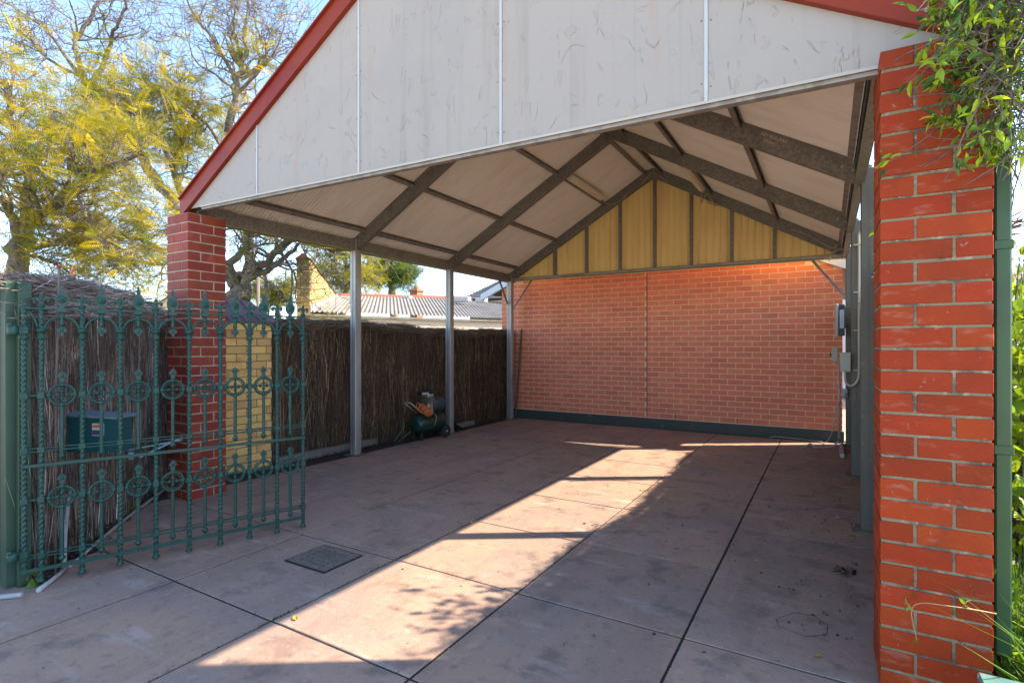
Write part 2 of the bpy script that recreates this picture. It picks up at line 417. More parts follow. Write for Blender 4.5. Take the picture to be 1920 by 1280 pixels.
    def ball(s, c, r, sx=1, sy=1, sz=1, n=8):
        prof = [(max(1e-4, math.sin(math.pi * i / n)), -math.cos(math.pi * i / n)) for i in range(n + 1)]
        M = Matrix.Translation(c) @ Matrix.Diagonal((r * sx, r * sy, r * sz, 1))
        return s.lathe(prof, n=n + 2, M=M)
    def plate(s, pts, y0, y1):
        """outline in (x, z) extruded along y"""
        n = len(pts)
        vs = [(x, y0, z) for x, z in pts] + [(x, y1, z) for x, z in pts]
        fs = [tuple(range(n)), tuple(range(n, 2 * n))[::-1]] + [(i, n + i, n + (i + 1) % n, (i + 1) % n) for i in range(n)]
        return s.add(vs, fs)
    def xf(s, M):
        s.v = [tuple(M @ Vector(p)) for p in s.v]; return s
    def mesh(s, name, material, fix=True):
        me = bpy.data.meshes.new(name)
        me.from_pydata(s.v, [], s.f)
        me.polygons.foreach_set('use_smooth', s.sm)
        me.materials.append(material)
        me.update()
        return me
    def obj(s, name, material, parent=None):
        return link(name, s.mesh(name, material), parent)

def np_mesh(name, verts, faces, material, tint=None, smooth=False):
    """verts (n,3), faces (m,k) with constant k"""
    me = bpy.data.meshes.new(name)
    nv, (m, k) = len(verts), faces.shape
    me.vertices.add(nv); me.vertices.foreach_set('co', np.asarray(verts, dtype=np.float32).ravel())
    me.loops.add(m * k); me.loops.foreach_set('vertex_index', faces.ravel().astype(np.int32))
    me.polygons.add(m)
    me.polygons.foreach_set('loop_start', np.arange(0, m * k, k, dtype=np.int32))
    me.polygons.foreach_set('use_smooth', np.full(m, smooth))
    if tint is not None:
        at = me.attributes.new('tint', 'FLOAT_COLOR', 'POINT')
        at.data.foreach_set('color', np.concatenate([tint, np.ones((nv, 1))], axis=1).astype(np.float32).ravel())
    me.materials.append(material)
    me.update(calc_edges=True)
    return me

def unp(u, v, D):
    """point at image position (u, v) of the photograph, at forward distance D"""
    t = (u - 960) / 1000
    s_, c_ = math.sin(YAW), math.cos(YAW)
    return Vector(((-s_ + t * c_) * D, (c_ + t * s_) * D, CAM_H - (v - 647.6) / 1000 * D))

def copy_tree(o, parent=None):
    c = o.copy(); C.objects.link(c)
    if parent is not None: c.parent = parent
    for ch in list(o.children): copy_tree(ch, c)
    return c

# ---------------------------------------------------------------- ground
def sheet(name, pts, z, material, kind='structure', label=None, cat=None):
    o = MB().add([(x, y, z) for x, y in pts], [tuple(range(len(pts)))]).obj(name, material)
    return setp(o, label, cat, kind=kind)

sheet('ground', [(-150, -150), (150, -150), (150, 150), (-150, 150)], -0.06, MT['yard'])
sheet('lawn', [(-40, 1.4), (-6.6, 1.4), (-6.6, 30), (-40, 30)], -0.02, MT['lawn'])
sheet('bounce_ground', [(-12, -14), (9, -14), (9, -2.9), (-12, -2.9)], -0.012, MT['bounce_pale'])  # unseen pale ground behind the camera, added to bounce sun into the carport
sheet('garden_bed', [(0.62, -1), (8, -1), (8, 12), (0.62, 12)], -0.015, MT['bed'])

GX0, GS, GY0 = -0.593, 0.912, 1.70
GSY = 0.897
drive = MB().box(-6.9, 0.62, -2.9, 9.2, -0.05, -0.0055).obj('driveway', MT['dirt'])
setp(drive, kind='structure')
slab_me = MB().bbox(-GS / 2 + 0.0065, GS / 2 - 0.0065, -GSY / 2 + 0.006, GSY / 2 - 0.006, -0.04, 0, 0.003).mesh('slab', MT['concrete'])
def fence_y(x): return 1.308 + (-4.096 - x) * 0.978
for i in range(-2, 7):
    for j in range(-5, 8):
        cx = GX0 - GS * (i + 0.5); cy = GY0 + GSY * (j + 0.5)
        if cx < -4.3 and cy > 1.2 and cy < fence_y(cx) - 0.5: continue
        if cx < -5.5 and cy > 1.3: continue
        if cx > 0.75: continue
        o = link('slab', slab_me, drive, loc=(cx, cy, R.uniform(-0.0015, 0.0015)))
        o.rotation_euler = (R.uniform(-.001, .001), R.uniform(-.001, .001), 0)
# scored octagonal patch in one slab
def octo(r):
    pts = [(-0.226, 3.016), (-0.150, 3.135), (-0.06, 3.150), (0.0, 3.078), (-0.004, 2.973), (-0.092, 2.905), (-0.211, 2.95)]
    cx = sum(p[0] for p in pts) / 7; cy = sum(p[1] for p in pts) / 7
    return [(cx + (x - cx) * r, cy + (y - cy) * r) for x, y in pts]
a, b_ = octo(1.012), octo(0.985)
m = MB()
m.add([(x, y, 0.0022) for x, y in a] + [(x, y, 0.0022) for x, y in b_], [(i, (i + 1) % 7, 7 + (i + 1) % 7, 7 + i) for i in range(7)])
m.obj('crack', MT['dirt'], drive)
# moss and grit in the open joints
def blades(n, fn, hmin, hmax, w, tcols, material, name, lean=0.5):
    P = np.array([fn() for _ in range(n)])
    h = NP.uniform(hmin, hmax, n); a = NP.uniform(0, 2 * np.pi, n); l = NP.uniform(0, lean, n) * h
    la = NP.uniform(0, 2 * np.pi, n)
    dx = np.stack([np.cos(a), np.sin(a), np.zeros(n)], 1) * (w * NP.uniform(.5, 1.3, n))[:, None]
    tipd = np.stack([np.cos(la) * l, np.sin(la) * l, h], 1)
    mid = P + tipd * np.array([.35, .35, .6])
    V = np.stack([P - dx, P + dx, mid + dx * .8, mid - dx * .8, P + tipd], 1).reshape(-1, 3)
    F = []
    base = np.arange(n) * 5
    F1 = np.stack([base, base + 1, base + 2], 1); F2 = np.stack([base, base + 2, base + 3], 1); F3 = np.stack([base + 3, base + 2, base + 4], 1)
    Fa = np.concatenate([F1, F2, F3])
    tc = np.array(tcols)[NP.randint(0, len(tcols), n)] * NP.uniform(.7, 1.3, (n, 1))
    return np_mesh(name, V, Fa, material, np.repeat(tc, 5, 0))
def joint_pt():
    x = GX0 - GS * 2 + R.uniform(-.008, .008); 
    c_ = R.choice([(1.3, .5), (1.75, .12), (2.35, .25), (2.62, .08), (2.0, .3)])
    return (x, c_[0] + R.gauss(0, c_[1] * .6), -0.006)
o = link('joint_moss', blades(420, joint_pt, .007, .019, .0016, [(0.4, 0.45, 0.5), (.6, .62, .6)], MT['grass'], 'moss'))
setp(o, 'low green moss and grass growing in the long floor joint', 'moss', kind='stuff')
lawn_o = link('grass', blades(14000, lambda: (R.uniform(-16, -6.7), R.uniform(1.5, 7), -0.02), .03, .07, .005, [(1, 1, 1), (.8, 1.1, .6)], MT['grass'], 'grass'))
setp(lawn_o, 'short green lawn grass beside the tree', 'grass', kind='stuff')
pav = MB().box(-7.6, -6.45, -2, 5, -0.05, -0.012).obj('paving', MT['dirt']); setp(pav, kind='structure')
pm = MB().bbox(-.11, .11, -.052, .052, -.03, 0, .004).mesh('paver', MT['paver'])
for j in range(28):
    for i in range(5):
        link('paver', pm, pav, loc=(-7.4 + i * .23 + (j % 2) * .11, -0.2 + j * .113, 0.0))

# ---------------------------------------------------------------- brick pillars
BL, BH, BD, J = 0.230, 0.076, 0.110, 0.010
def pillar(name, x0, y0, courses, material, mortar, label, cat='pillar', round_=0.0025):
    """x0,y0 = front inner corner, extends by 0.35 in +x (sx) and +y"""
    root = empty(name, (x0 + .175, y0 + .175, 0), label, cat)
    sts = []
    for q in range(9):       # hand-pressed look: chamfers of uneven width, a few knocked corners
        b_m = MB().bbox(-BL / 2, BL / 2, -BD / 2, BD / 2, -BH / 2, BH / 2, round_)
        vv = []
        for (x, y, z) in b_m.v:
            k = R.uniform(0, .0016) + (R.uniform(.003, .006) if R.random() < .06 else 0)
            vv.append((x - math.copysign(min(k, .0014), x), y - math.copysign(min(k, .0016) * .4, y), z - math.copysign(k * .6, z)))
        b_m.v = vv
        sts.append(b_m.mesh('brick', material))
    g = .005
    MB().box(x0 + g, x0 + .35 - g, y0 + g, y0 + .35 - g, -0.02, courses * .086 - .003).obj('mortar', mortar, root)
    for k in range(courses):
        z = .005 + BH / 2 + k * .086
        if k % 2 == 0: pos = [(.115, .055, 0), (.295, .115, 1), (.235, .295, 0), (.055, .235, 1)]
        else: pos = [(.235, .055, 0), (.295, .235, 1), (.115, .295, 0), (.055, .115, 1)]
        for px, py, q in pos:
            o = link('brick', R.choice(sts), root, loc=(px - .175 + R.uniform(-.0012, .0012), py - .175 + R.uniform(-.0012, .0012), z + R.uniform(-.001, .001)))
            o.rotation_euler = (0, 0, (math.pi / 2 if q else 0) + R.uniform(-.004, .004))
    return root
pillar('brick_pillar', 0.182, 2.617, 30, MT['brick_red'], MT['mortar_grey'], 'large bright red brick pillar in the right foreground, beside the green downpipe')
pillar('brick_pillar', -5.253, 2.617, 30, MT['brick_left'], MT['mortar_left'], 'red brick pillar behind the green iron gate, under the left end of the gable')

# ---------------------------------------------------------------- carport
cp = empty('carport', (-2.45, 5.6, 0), 'steel framed carport with cream corrugated roof and white rendered front gable', 'carport')
RX, RZ, SL = -2.45, 4.30, 0.572
XL, XR_ = -5.12, 0.215
YP = [4.78, 6.74, 8.62]
def rz(x): return RZ - SL * abs(x - RX)
PW = 0.10
def post(x0, y, top):
    m = MB()
    m.bbox(x0, x0 + PW, y, y + PW, 0.0, top, .006)
    # lips of the two nested channels, a few mm proud
    for zc in ():
        pass
    o = m.obj('post', MT['post' if x0 < -3 else 'post_shade'], cp)
    s_ = MB()
    s_.box(x0 + .047, x0 + .053, y - .002, y - .0003, .01, top - .16)
    s_.obj('seam', MT['iron'], o)
    b = MB()
    b.bbox(x0 - .06, x0 + PW + .06, y - .05, y + PW + .05, .0, .010, .002)
    for dx in (-.04, PW + .04):
        b.lathe([(.012, .0), (.012, .014), (.007, .014), (.007, .03)], (x0 + dx, y + .05, .008), 8)
    b.obj('base_plate', MT['iron'], o)
    return o
for y in YP:
    post(XL - PW, y, rz(XL) - .03)
    post(XR_, y, rz(XR_ + .05) - .03)
post(XR_, YP[2] + .13, 2.45)  # second post behind the last, added to narrow the sun slit
post(XL - PW - .05, 2.95, rz(XL) - .06)   # end post hidden behind the left pillar
post(XR_ + .16, 2.95, rz(XR_ + .15) - .06)

def csec(w, h, lip, t):      # C profile, web at side=0, open to +side
    return [(0, 0), (w, 0), (w, lip), (w - t, lip), (w - t, t), (t, t), (t, h - t), (w - t, h - t), (w - t, h - lip), (w, h - lip), (w, h), (0, h)]
def rafter(x0, x1, y, depth=.152, wdt=.064, name='rafter', flip=False):
    m = MB()
    pr = csec(wdt, depth, .02, .004)
    z0, z1 = rz(x0) - depth / math.cos(math.atan(SL)), rz(x1) - depth / math.cos(math.atan(SL))
    p0, p1 = (x0, y, z0), (x1, y, z1)
    d = (Vector(p1) - Vector(p0)).normalized()
    side = d.cross(Vector((0, 0, 1)))
    sgn = 1 if (side.y > 0) else -1
    if flip: sgn = -sgn
    pr = [(a * sgn, b) for a, b in pr]
    if sgn < 0: pr = pr[::-1]
    m.prism(pr, p0, p1)
    return m.obj(name, MT['galv'], cp)
for y in YP:
    rafter(XL + .002, RX - .002, y + .018)
    rafter(XR_ - .002, RX + .002, y + .018)
    # apex plate
    m = MB()
    zz = RZ - .152 / .868
    m.plate([(RX - .17, rz(RX - .17) - .165), (RX, zz - .012), (RX + .17, rz(RX + .17) - .165), (RX + .17, rz(RX + .17) - .02), (RX, RZ - .02), (RX - .17, rz(RX - .17) - .02)], y + .010, y + .016)
    for bx, bz in ((-.12, -.13), (-.05, -.09), (.05, -.09), (.12, -.13)):
        Mx = Matrix.Translation((RX + bx, y + .010, RZ + bz - .03)) @ Matrix.Rotation(math.radians(90), 4, 'X')
        m.lathe([(.011, 0), (.011, .008)], n=6, M=Mx)
    m.obj('apex_plate', MT['galv'], cp)
    for bx in (XL + .05, XL + .12, XR_ - .05, XR_ - .12):
        q = MB()
        Mx = Matrix.Translation((bx, y + .018, rz(bx) - .09)) @ Matrix.Rotation(math.radians(90), 4, 'X')
        q.lathe([(.012, 0), (.012, .009)], n=6, M=Mx)
        q.obj('bolt', MT['bolt'], cp)
# front frame behind the gable cladding
rafter(XL - .05, RX - .002, 2.80); rafter(XR_ + .2, RX + .002, 2.80)
# eave beams
for x, s_ in ((XL - .045, 1), (XR_ + .055, -1)):
    m = MB()
    pr = [(-a, b) for a, b in csec(.064, .135, .02, .004)][::-1]
    zt = rz(x) - (.025 if s_ > 0 else .0) - .135
    m.prism(pr, (x + s_ * .03, 2.8, zt), (x + s_ * .03, 8.75, zt))
    m.obj('eave_beam', MT['galv'], cp)
# purlins: top hats above rafter line cut between frames
def purlin(x, y0, y1):
    m = MB()
    s_ = 1 if x < RX else -1
    upv = Vector((-SL * s_, 0, 1)).normalized()
    z = rz(x) - .062
    p = csec(.045, .058, .014, .003)
    p = [(a - .02, b) for a, b in p]
    m.prism(p, (x, y0, z), (x, y1, z), up=upv)
    return m.obj('purlin', MT['purlin'], cp)
bays = [(2.86, YP[0] + .014), (YP[0] + .086, YP[1] + .014), (YP[1] + .086, YP[2] + .014)]
for x in (-4.96, -4.18, -3.26, -2.56, -2.33, -1.57, -0.65, 0.14):
    for y0, y1 in bays: purlin(x, y0, y1)
# roof sheets
def roof_sheet(side, y0, y1, xo):
    pitch = .0423; n = int(round((y1 - y0) / pitch * 8))
    ys = np.linspace(y0, y1, n + 1)
    h = .0085 * np.cos((ys) / pitch * 2 * np.pi)
    vs = []; fs = []
    xs = [RX + side * .01, RX + side * abs(xo - RX)]
    nx = 4
    for a in range(nx + 1):
        x = xs[0] + (xs[1] - xs[0]) * a / nx
        zb = rz(x) + .0125
        for yy, hh in zip(ys, h): vs.append((x, yy, zb + hh))
    nn = n + 1
    for a in range(nx):
        for k in range(n):
            q = (a * nn + k, a * nn + k + 1, (a + 1) * nn + k + 1, (a + 1) * nn + k)
            fs.append(q if side < 0 else q[::-1])
    return MB().add(vs, fs, True)
for k in range(8):
    y0 = 2.70 + k * .762
    for side, xo in ((-1, XL - .14), (1, XR_ + .05)):
        o = roof_sheet(side, y0, min(y0 + .764, 8.80), xo).obj('roof_sheet', MT['roof_in'], cp)
MB().prism([(-.16, -.09), (0, .0), (.16, -.09), (.16, -.085), (0, .006), (-.16, -.085)][::-1], (RX, 2.7, RZ + .03), (RX, 8.8, RZ + .03)).obj('ridge_cap', MT['roof_in'], cp)
# gutters (outside the eaves)
for x, s_ in ((XL - .15, -1),):
    z = rz(x) - .02
    m = MB()
    pr = [(0, 0), (0, -.075), (-s_ * .10, -.075), (-s_ * .10, -.005), (-s_ * .103, -.005), (-s_ * .103, -.078), (s_ * .003, -.078), (s_ * .003, 0)]
    m.prism(pr, (x, 2.9 if s_ < 0 else 3.0, z), (x, 8.8, z))
    m.obj('gutter', MT['barge'], cp)

# front gable: cladding panels between joint strips
YG = 2.725
def gtop(x):      # underside line of the barge board
    return min(2.745 + (x + 5.169) * .561 - .05, 2.81 - (x - .373) * .575 - .06)
def gbot(x): return 2.650 - (x + 5.1) * .017
strips = [-4.064, -2.885, -1.69, -0.511]
edges = [-5.10] + strips + [0.62]
for a, b in zip(edges[:-1], edges[1:]):
    g_ = .004
    x0, x1 = a + g_, b - g_
    xs = [x0, x1]
    if x0 < RX + .15 < x1: xs = [x0, RX + .17, x1]
    top = [(x, gtop(x) + .1) for x in xs][::-1]
    pts = [(x0, gbot(x0)), (x1, gbot(x1))] + top
    MB().plate(pts, YG, YG + .009).obj('cladding_panel', MT['clad'], cp)
for x in strips:
    m = MB()
    m.bbox(x - .009, x + .009, YG - .006, YG - .0005, gbot(x) + .004, gtop(x) + .02, .002)
    m.obj('joint_strip', MT['white'], cp)
    nn = MB()
    zz = gbot(x) + .08
    while zz < gtop(x) - .05:
        for dx in (-.022, .022):
            Mx = Matrix.Translation((x + dx, YG, zz + R.uniform(-.02, .02))) @ Matrix.Rotation(math.radians(90), 4, 'X')
            nn.lathe([(.004, 0), (.004, .002)], n=6, M=Mx)
        zz += .32
    setp(nn.obj('nail_heads', MT['iron'], cp), kind='stuff')
# bottom trims of the gable
def bar_along(name, x0, x1, y0, y1, dz0, dz1, material):
    m = MB()
    vs = []
    for x in (x0, x1):
        for y in (y0, y1):
            for dz in (dz0, dz1): vs.append((x, y, gbot(x) + dz))
    m.add(vs, [(0, 1, 3, 2), (4, 6, 7, 5), (0, 4, 5, 1), (2, 3, 7, 6), (0, 2, 6, 4), (1, 5, 7, 3)])
    return m.obj(name, material, cp)
bar_along('drip_trim', -4.90, 0.6, YG - .004, YG - .0005, -.004, .010, MT['beige'])
bar_along('bottom_rail', -4.90, 0.6, YG + .011, YG + .055, -.022, .035, MT['purlin'])
# barge boards
def barge(p0, p1, w):
    (x0, z0), (x1, z1) = p0, p1
    m = MB()
    m.plate([(x0, z0 - w), (x1, z1 - w), (x1, z1), (x0, z0)] if x0 < x1 else [(x1, z1 - w), (x0, z0 - w), (x0, z0), (x1, z1)], 2.69, 2.715)
    sg = 1
    m.plate([(x0, z0 + .002), (x1, z1 + .002), (x1, z1 + .016), (x0, z0 + .016)] if x0 < x1 else [(x1, z1 + .002), (x0, z0 + .002), (x0, z0 + .016), (x1, z1 + .016)], 2.668, 2.74)
    m.plate([(x0, z0 - w - .003), (x1, z1 - w - .003), (x1, z1 - w - .001), (x0, z0 - w - .001)] if x0 < x1 else [(x1, z1 - w - .003), (x0, z0 - w - .003), (x0, z0 - w - .001), (x1, z1 - w - .001)], 2.69, 2.728)
    return m.obj('barge_board', MT['barge'], cp)
barge((-5.169, 2.735), (-2.28, 2.735 + 2.889 * .561 + .01), .150)
barge((.62, 2.685), (-2.274, 2.685 + 2.894 * .572), .175)
# little eave return at the left end
MB().bbox(-5.20, -5.12, 2.70, 2.86, 2.60, 2.74, .004).obj('eave_return', MT['barge'], cp)
for (x, z) in ((0.345, 2.735), (-0.2, 3.02)):
    Mx = Matrix.Translation((x, 2.69, z)) @ Matrix.Rotation(math.radians(90), 4, 'X')
    MB().lathe([(.012, 0), (.012, .003), (.006, .003), (.006, .010)], n=8, M=Mx).obj('screw', MT['bolt'], cp)

# rear gable: gold ribbed sheets behind studs
YB = 8.62
studs = [-4.234, -3.617, -3.011, -2.427, -1.848, -1.254, -0.667]
ZB = 2.60
for x in studs:
    m = MB()
    m.box(x - .024, x + .024, YB + .022, YB + .075, ZB + .05, rz(x) - .16)
    m.obj('gable_stud', MT['galv'], cp)
MB().bbox(XL + .002, XR_ - .002, YB + .005, YB + .06, ZB, ZB + .05, .002).obj('gable_beam', MT['galv'], cp)
MB().bbox(XL - .02, XR_ + .03, YB - .006, YB + .003, ZB + .012, ZB + .042, .001).obj('tie_strap', MT['post'], cp)
ex = [XL] + studs + [XR_]
def rib(x):
    t = ((x + 10) / .0985) % 1.0
    return .014 if t < .10 or t > .9 else (.014 * (1 - (min(t, 1 - t) - .10) / .07) if min(t, 1 - t) < .17 else 0.0)
for a, b in zip(ex[:-1], ex[1:]):
    xs = np.arange(a, b, .0123)
    vs = []; fs = []
    for x in list(xs) + [b]:
        yy = YB + .096 - rib(x)
        vs.append((x, yy, ZB - .01)); vs.append((x, yy, rz(x) + .0))
    for k in range(len(vs) // 2 - 1):
        fs.append((2 * k, 2 * k + 2, 2 * k + 3, 2 * k + 1))
    MB().add(vs, fs).obj('gable_sheet', MT['gold'], cp)
# knee braces
def brace(p0, p1):
    MB().prism([(-.018, -.003), (.018, -.003), (.018, .003), (-.018, .003)][::-1], p0, p1).obj('knee_brace', MT['galv'], cp)
    MB().prism([(-.003, -.018), (.003, -.018), (.003, .018), (-.003, .018)][::-1], p0, p1).obj('knee_brace', MT['galv'], cp)
brace((XL - .06, YB - .03, 2.17), (XL - .06, YB - .36, 2.64))
brace((XL + .03, YB + .03, 2.08), (XL + .42, YB + .03, 2.59))
brace((XR_ - .02, YB + .03, 2.08), (XR_ - .40, YB + .03, 2.59))

# chalk writing on the front rafter
def text_mesh(body, size, material, name='lettering'):
    cu = bpy.data.curves.new(name, 'FONT'); cu.body = body; cu.size = size; cu.extrude = .0003
    cu.shear = .25
    o = bpy.data.objects.new(name, cu); C.objects.link(o)
    dg = bpy.context.evaluated_depsgraph_get()
    me = bpy.data.meshes.new_from_object(o.evaluated_get(dg))
    C.objects.unlink(o); bpy.data.objects.remove(o)
    me.materials.clear(); me.materials.append(material)
    return me
for body, x, dz in (('KEY BUILDING', -0.475, -.055), ('Quote', -0.455, -.10)):
    o = link('lettering', text_mesh(body, .034, MT['chalk']), cp)
    a_ = -math.atan(SL) * 1.0
    o.matrix_parent_inverse = world_mat(cp).inverted()
    o.location = (x, YP[0] + .0165, rz(x) + dz)
    o.rotation_euler = (math.radians(90), -a_, 0)

# ---------------------------------------------------------------- house with the red brick end wall
house = empty('brick_house', (-2.7, 9.3, 0), 'red face brick house end wall closing the back of the carport', 'house')
YW = 9.0
WX0, WX1 = -5.56, 0.185
def wtop(x): return min(2.49 + .43 * (x + 5.56), 2.49 + .43 * (.2 - x))
stm = MB().bbox(-BL / 2, BL / 2, 0, BD, -BH / 2 + .0005, BH / 2 - .0005, .0015).mesh('brick', MT['brick_wall'])
bl = []
z = .172 + BH / 2; k = 0
CJ = -2.652
while z < 3.5:
    x = WX0 + (0 if k % 2 == 0 else -.12)
    while x < WX1 - .02:
        xa, xb = max(x, WX0), min(x + BL, WX1)
        for (pa, pb) in (((xa, xb),) if not (xa < CJ < xb) else ((xa, CJ - .005), (CJ + .005, xb))):
            if pb - pa > .03 and z < wtop((pa + pb) / 2) - .03: bl.append((pa, pb, z))
        x += .24
    z += .086; k += 1
vis = [b for b in bl if b[2] < 2.72]
vis.sort(key=lambda b: -b[0])
keep = set(vis[:296])
rest = MB()
for b in bl:
    w = b[1] - b[0]; cx = (b[0] + b[1]) / 2; dy = R.uniform(-.0015, .0005)
    if b in keep:
        o = link('brick', stm, house, loc=(cx - house.location.x, YW + dy - house.location.y, b[2]))
        o.scale = (w / BL, 1, 1)
    else:
        rest.bbox(b[0], b[1], YW + dy, YW + .08, b[2] - BH / 2 + .0005, b[2] + BH / 2 - .0005, .0015)
setp(rest.obj('bricks', MT['brick_wall'], house), kind='stuff')
xm = (WX0 + WX1) / 2
MB().plate([(WX0 + .004, .1), (WX1 - .004, .1), (WX1 - .004, wtop(WX1)), (xm, wtop(xm)), (WX0 + .004, wtop(WX0))], YW + .0015, YW + .10).obj('mortar', MT['mortar_warm'], house)
MB().box(CJ - .006, CJ + .006, YW - .002, YW + .004, .17, wtop(CJ) - .1).obj('control_joint', MT['brush_core'], house)
MB().bbox(WX0 - .02, WX1 + .02, YW - .035, YW + .05, -.03, .158, .006).obj('plinth', MT['plinth'], house)
MB().bbox(WX0, WX1, YW - .006, YW + .01, .158, .172, .002).obj('flashing', MT['mortar_warm'], house)
for i in range(6):
    x = WX0 + .5 + i * .96
    MB().box(x - .005, x + .005, YW - .0005, YW + .003, .172, .245).obj('weep_hole', MT['black'], house)
# side walls and roof behind
MB().box(WX0 + .01, WX0 + .10, YW + .12, 16, 0, 2.3).obj('side_wall', MT['brick_wall'], house)
MB().box(WX1 - .10, WX1 - .01, YW + .12, 16, 0, 2.3).obj('side_wall', MT['brick_wall'], house)
def hline(x): return 2.335 + .43 * (min(x - (-5.93), .57 - x))
for (xa, xb) in ((-6.02, xm), (.66, xm)):
    za, zb = hline(xa), hline(xb)
    MB().plate([(xa, za - .005), (xb, zb - .005), (xb, zb + .13), (xa, za + .13)] if xa < xb else [(xb, zb - .005), (xa, za - .005), (xa, za + .13), (xb, zb + .13)], YW - .07, YW - .04).obj('barge_board', MT['greywhite'], house)
    MB().plate([(xa, za), (xb, zb), (xb, zb + .012), (xa, za + .012)] if xa < xb else [(xb, zb), (xa, za), (xa, za + .012), (xb, zb + .012)], YW - .038, YW - .002).obj('soffit', MT['greywhite'], house)
    MB().plate([(xa, za + .133), (xb, zb + .133), (xb, zb + .15), (xa, za + .15)] if xa < xb else [(xb, zb + .133), (xa, za + .133), (xa, za + .15), (xb, zb + .15)], YW - .08, 16).obj('roof', MT['greytile'], house)

# ---------------------------------------------------------------- brush fences
def brush_mesh(name, P0, P1, H, thick, n, tints, seed, top_mess=500, domed=0.0, back=False, side=1, wob=.03, core=True, hfun=None, len_rng=(.35, 1.0), rs_=1.0):
    """sticks on the face from P0 to P1 (2D); side=+1 puts the face on the right of P0->P1"""
    rs = np.random.RandomState(seed)
    P0 = np.array(P0, float); P1 = np.array(P1, float)
    d = P1 - P0; Ln = np.linalg.norm(d); d /= Ln
    nrm = np.array([d[1], -d[0]]) * side
    if hfun is None: hfun = lambda u: H + 0 * u
    u = rs.uniform(-.0, 1, n)
    ln = rs.uniform(*len_rng, n)
    top = hfun(u)
    z0 = rs.uniform(-.05, 1, n) * (top - ln * .55); z0 = np.maximum(z0, 0.01)
    z1 = np.minimum(z0 + ln, top + rs.uniform(-.03, .02, n))
    off = rs.uniform(-.05, .03, n) + wob * np.sin(u * Ln * 9 + z0 * 2)
    lean = rs.normal(0, .11, n) * ln
    bend = rs.normal(0, .03, n)
    r = rs.uniform(.0014, .0042, n) * rs_
    V = []
    for tt, bb in ((0, 0), (.5, 1), (1, 0)):
        base = P0[None] + d[None] * (u * Ln + lean * tt + bend * bb)[:, None] + nrm[None] * (off + bend * bb * .5 + rs.normal(0, .004, n))[:, None]
        zz = z0 + (z1 - z0) * tt
        rr = r * (1 - .5 * tt)
        for k in range(3):
            a = 2 * np.pi * k / 3 + .5
            V.append(np.stack([base[:, 0] + (d[0] * np.cos(a) + nrm[0] * np.sin(a)) * rr, base[:, 1] + (d[1] * np.cos(a) + nrm[1] * np.sin(a)) * rr, zz], 1))
    V = np.stack(V, 1).reshape(-1, 3)
    b0 = (np.arange(n) * 9)[:, None]
    F = []
    for lv in (0, 3):
        for k in range(3):
            k2 = (k + 1) % 3
            F.append(b0 + np.array([lv + k, lv + k2, lv + 3 + k2, lv + 3 + k])[None])
    F = np.concatenate(F)
    tint = np.array(tints)[rs.randint(0, len(tints), n)] * np.exp(rs.normal(-.25, .6, (n, 1)))
    T = np.repeat(tint, 9, 0)
    # capping: messy sticks lying along the fence over a dome
    m = top_mess
    if m:
        u2 = rs.uniform(0, 1, m); a2 = rs.uniform(-.25, np.pi * .95, m)
        ln2 = rs.uniform(.12, .5, m); rr0 = rs.uniform(.8, 1.08, m)
        hd = domed if domed else .07
        cen = P0[None] + d[None] * (u2 * Ln)[:, None] - nrm[None] * (thick / 2)
        ry = (thick / 2 + .05) * rr0
        yo = np.cos(a2) * ry; zo = hfun(u2) - .03 + np.sin(a2) * hd * rr0 + np.abs(rs.normal(0, .018, m))
        ang = rs.normal(0, .35, m)
        dirv = np.stack([d[0] * np.cos(ang) + nrm[0] * np.sin(ang), d[1] * np.cos(ang) + nrm[1] * np.sin(ang), rs.normal(0, .12, m)], 1)
        c0 = np.stack([cen[:, 0] + nrm[0] * yo, cen[:, 1] + nrm[1] * yo, zo], 1)
        r2 = rs.uniform(.0015, .0038, m) * rs_
        W = []
        for tt in (-.5, 0, .5):
            base = c0 + dirv * (ln2 * tt)[:, None]
            base[:, 2] -= (abs(tt) * .5) * .05 * ln2
            for k in range(3):
                a = 2 * np.pi * k / 3
                W.append(base + np.stack([nrm[0] * np.cos(a) * r2, nrm[1] * np.cos(a) * r2, np.sin(a) * r2], 1))
        W = np.stack(W, 1).reshape(-1, 3)
        b1 = (np.arange(m) * 9)[:, None] + len(V)
        F2 = []
        for lv in (0, 3):
            for k in range(3):
                k2 = (k + 1) % 3
                F2.append(b1 + np.array([lv + k, lv + k2, lv + 3 + k2, lv + 3 + k])[None])
        F = np.concatenate([F] + F2); V = np.concatenate([V, W])
        t2 = np.array(tints)[rs.randint(0, len(tints), m)] * rs.uniform(.8, 1.7, (m, 1))
        T = np.concatenate([T, np.repeat(t2, 9, 0)])
    return np_mesh(name, V, F, MT['brush'], T), d, nrm, Ln

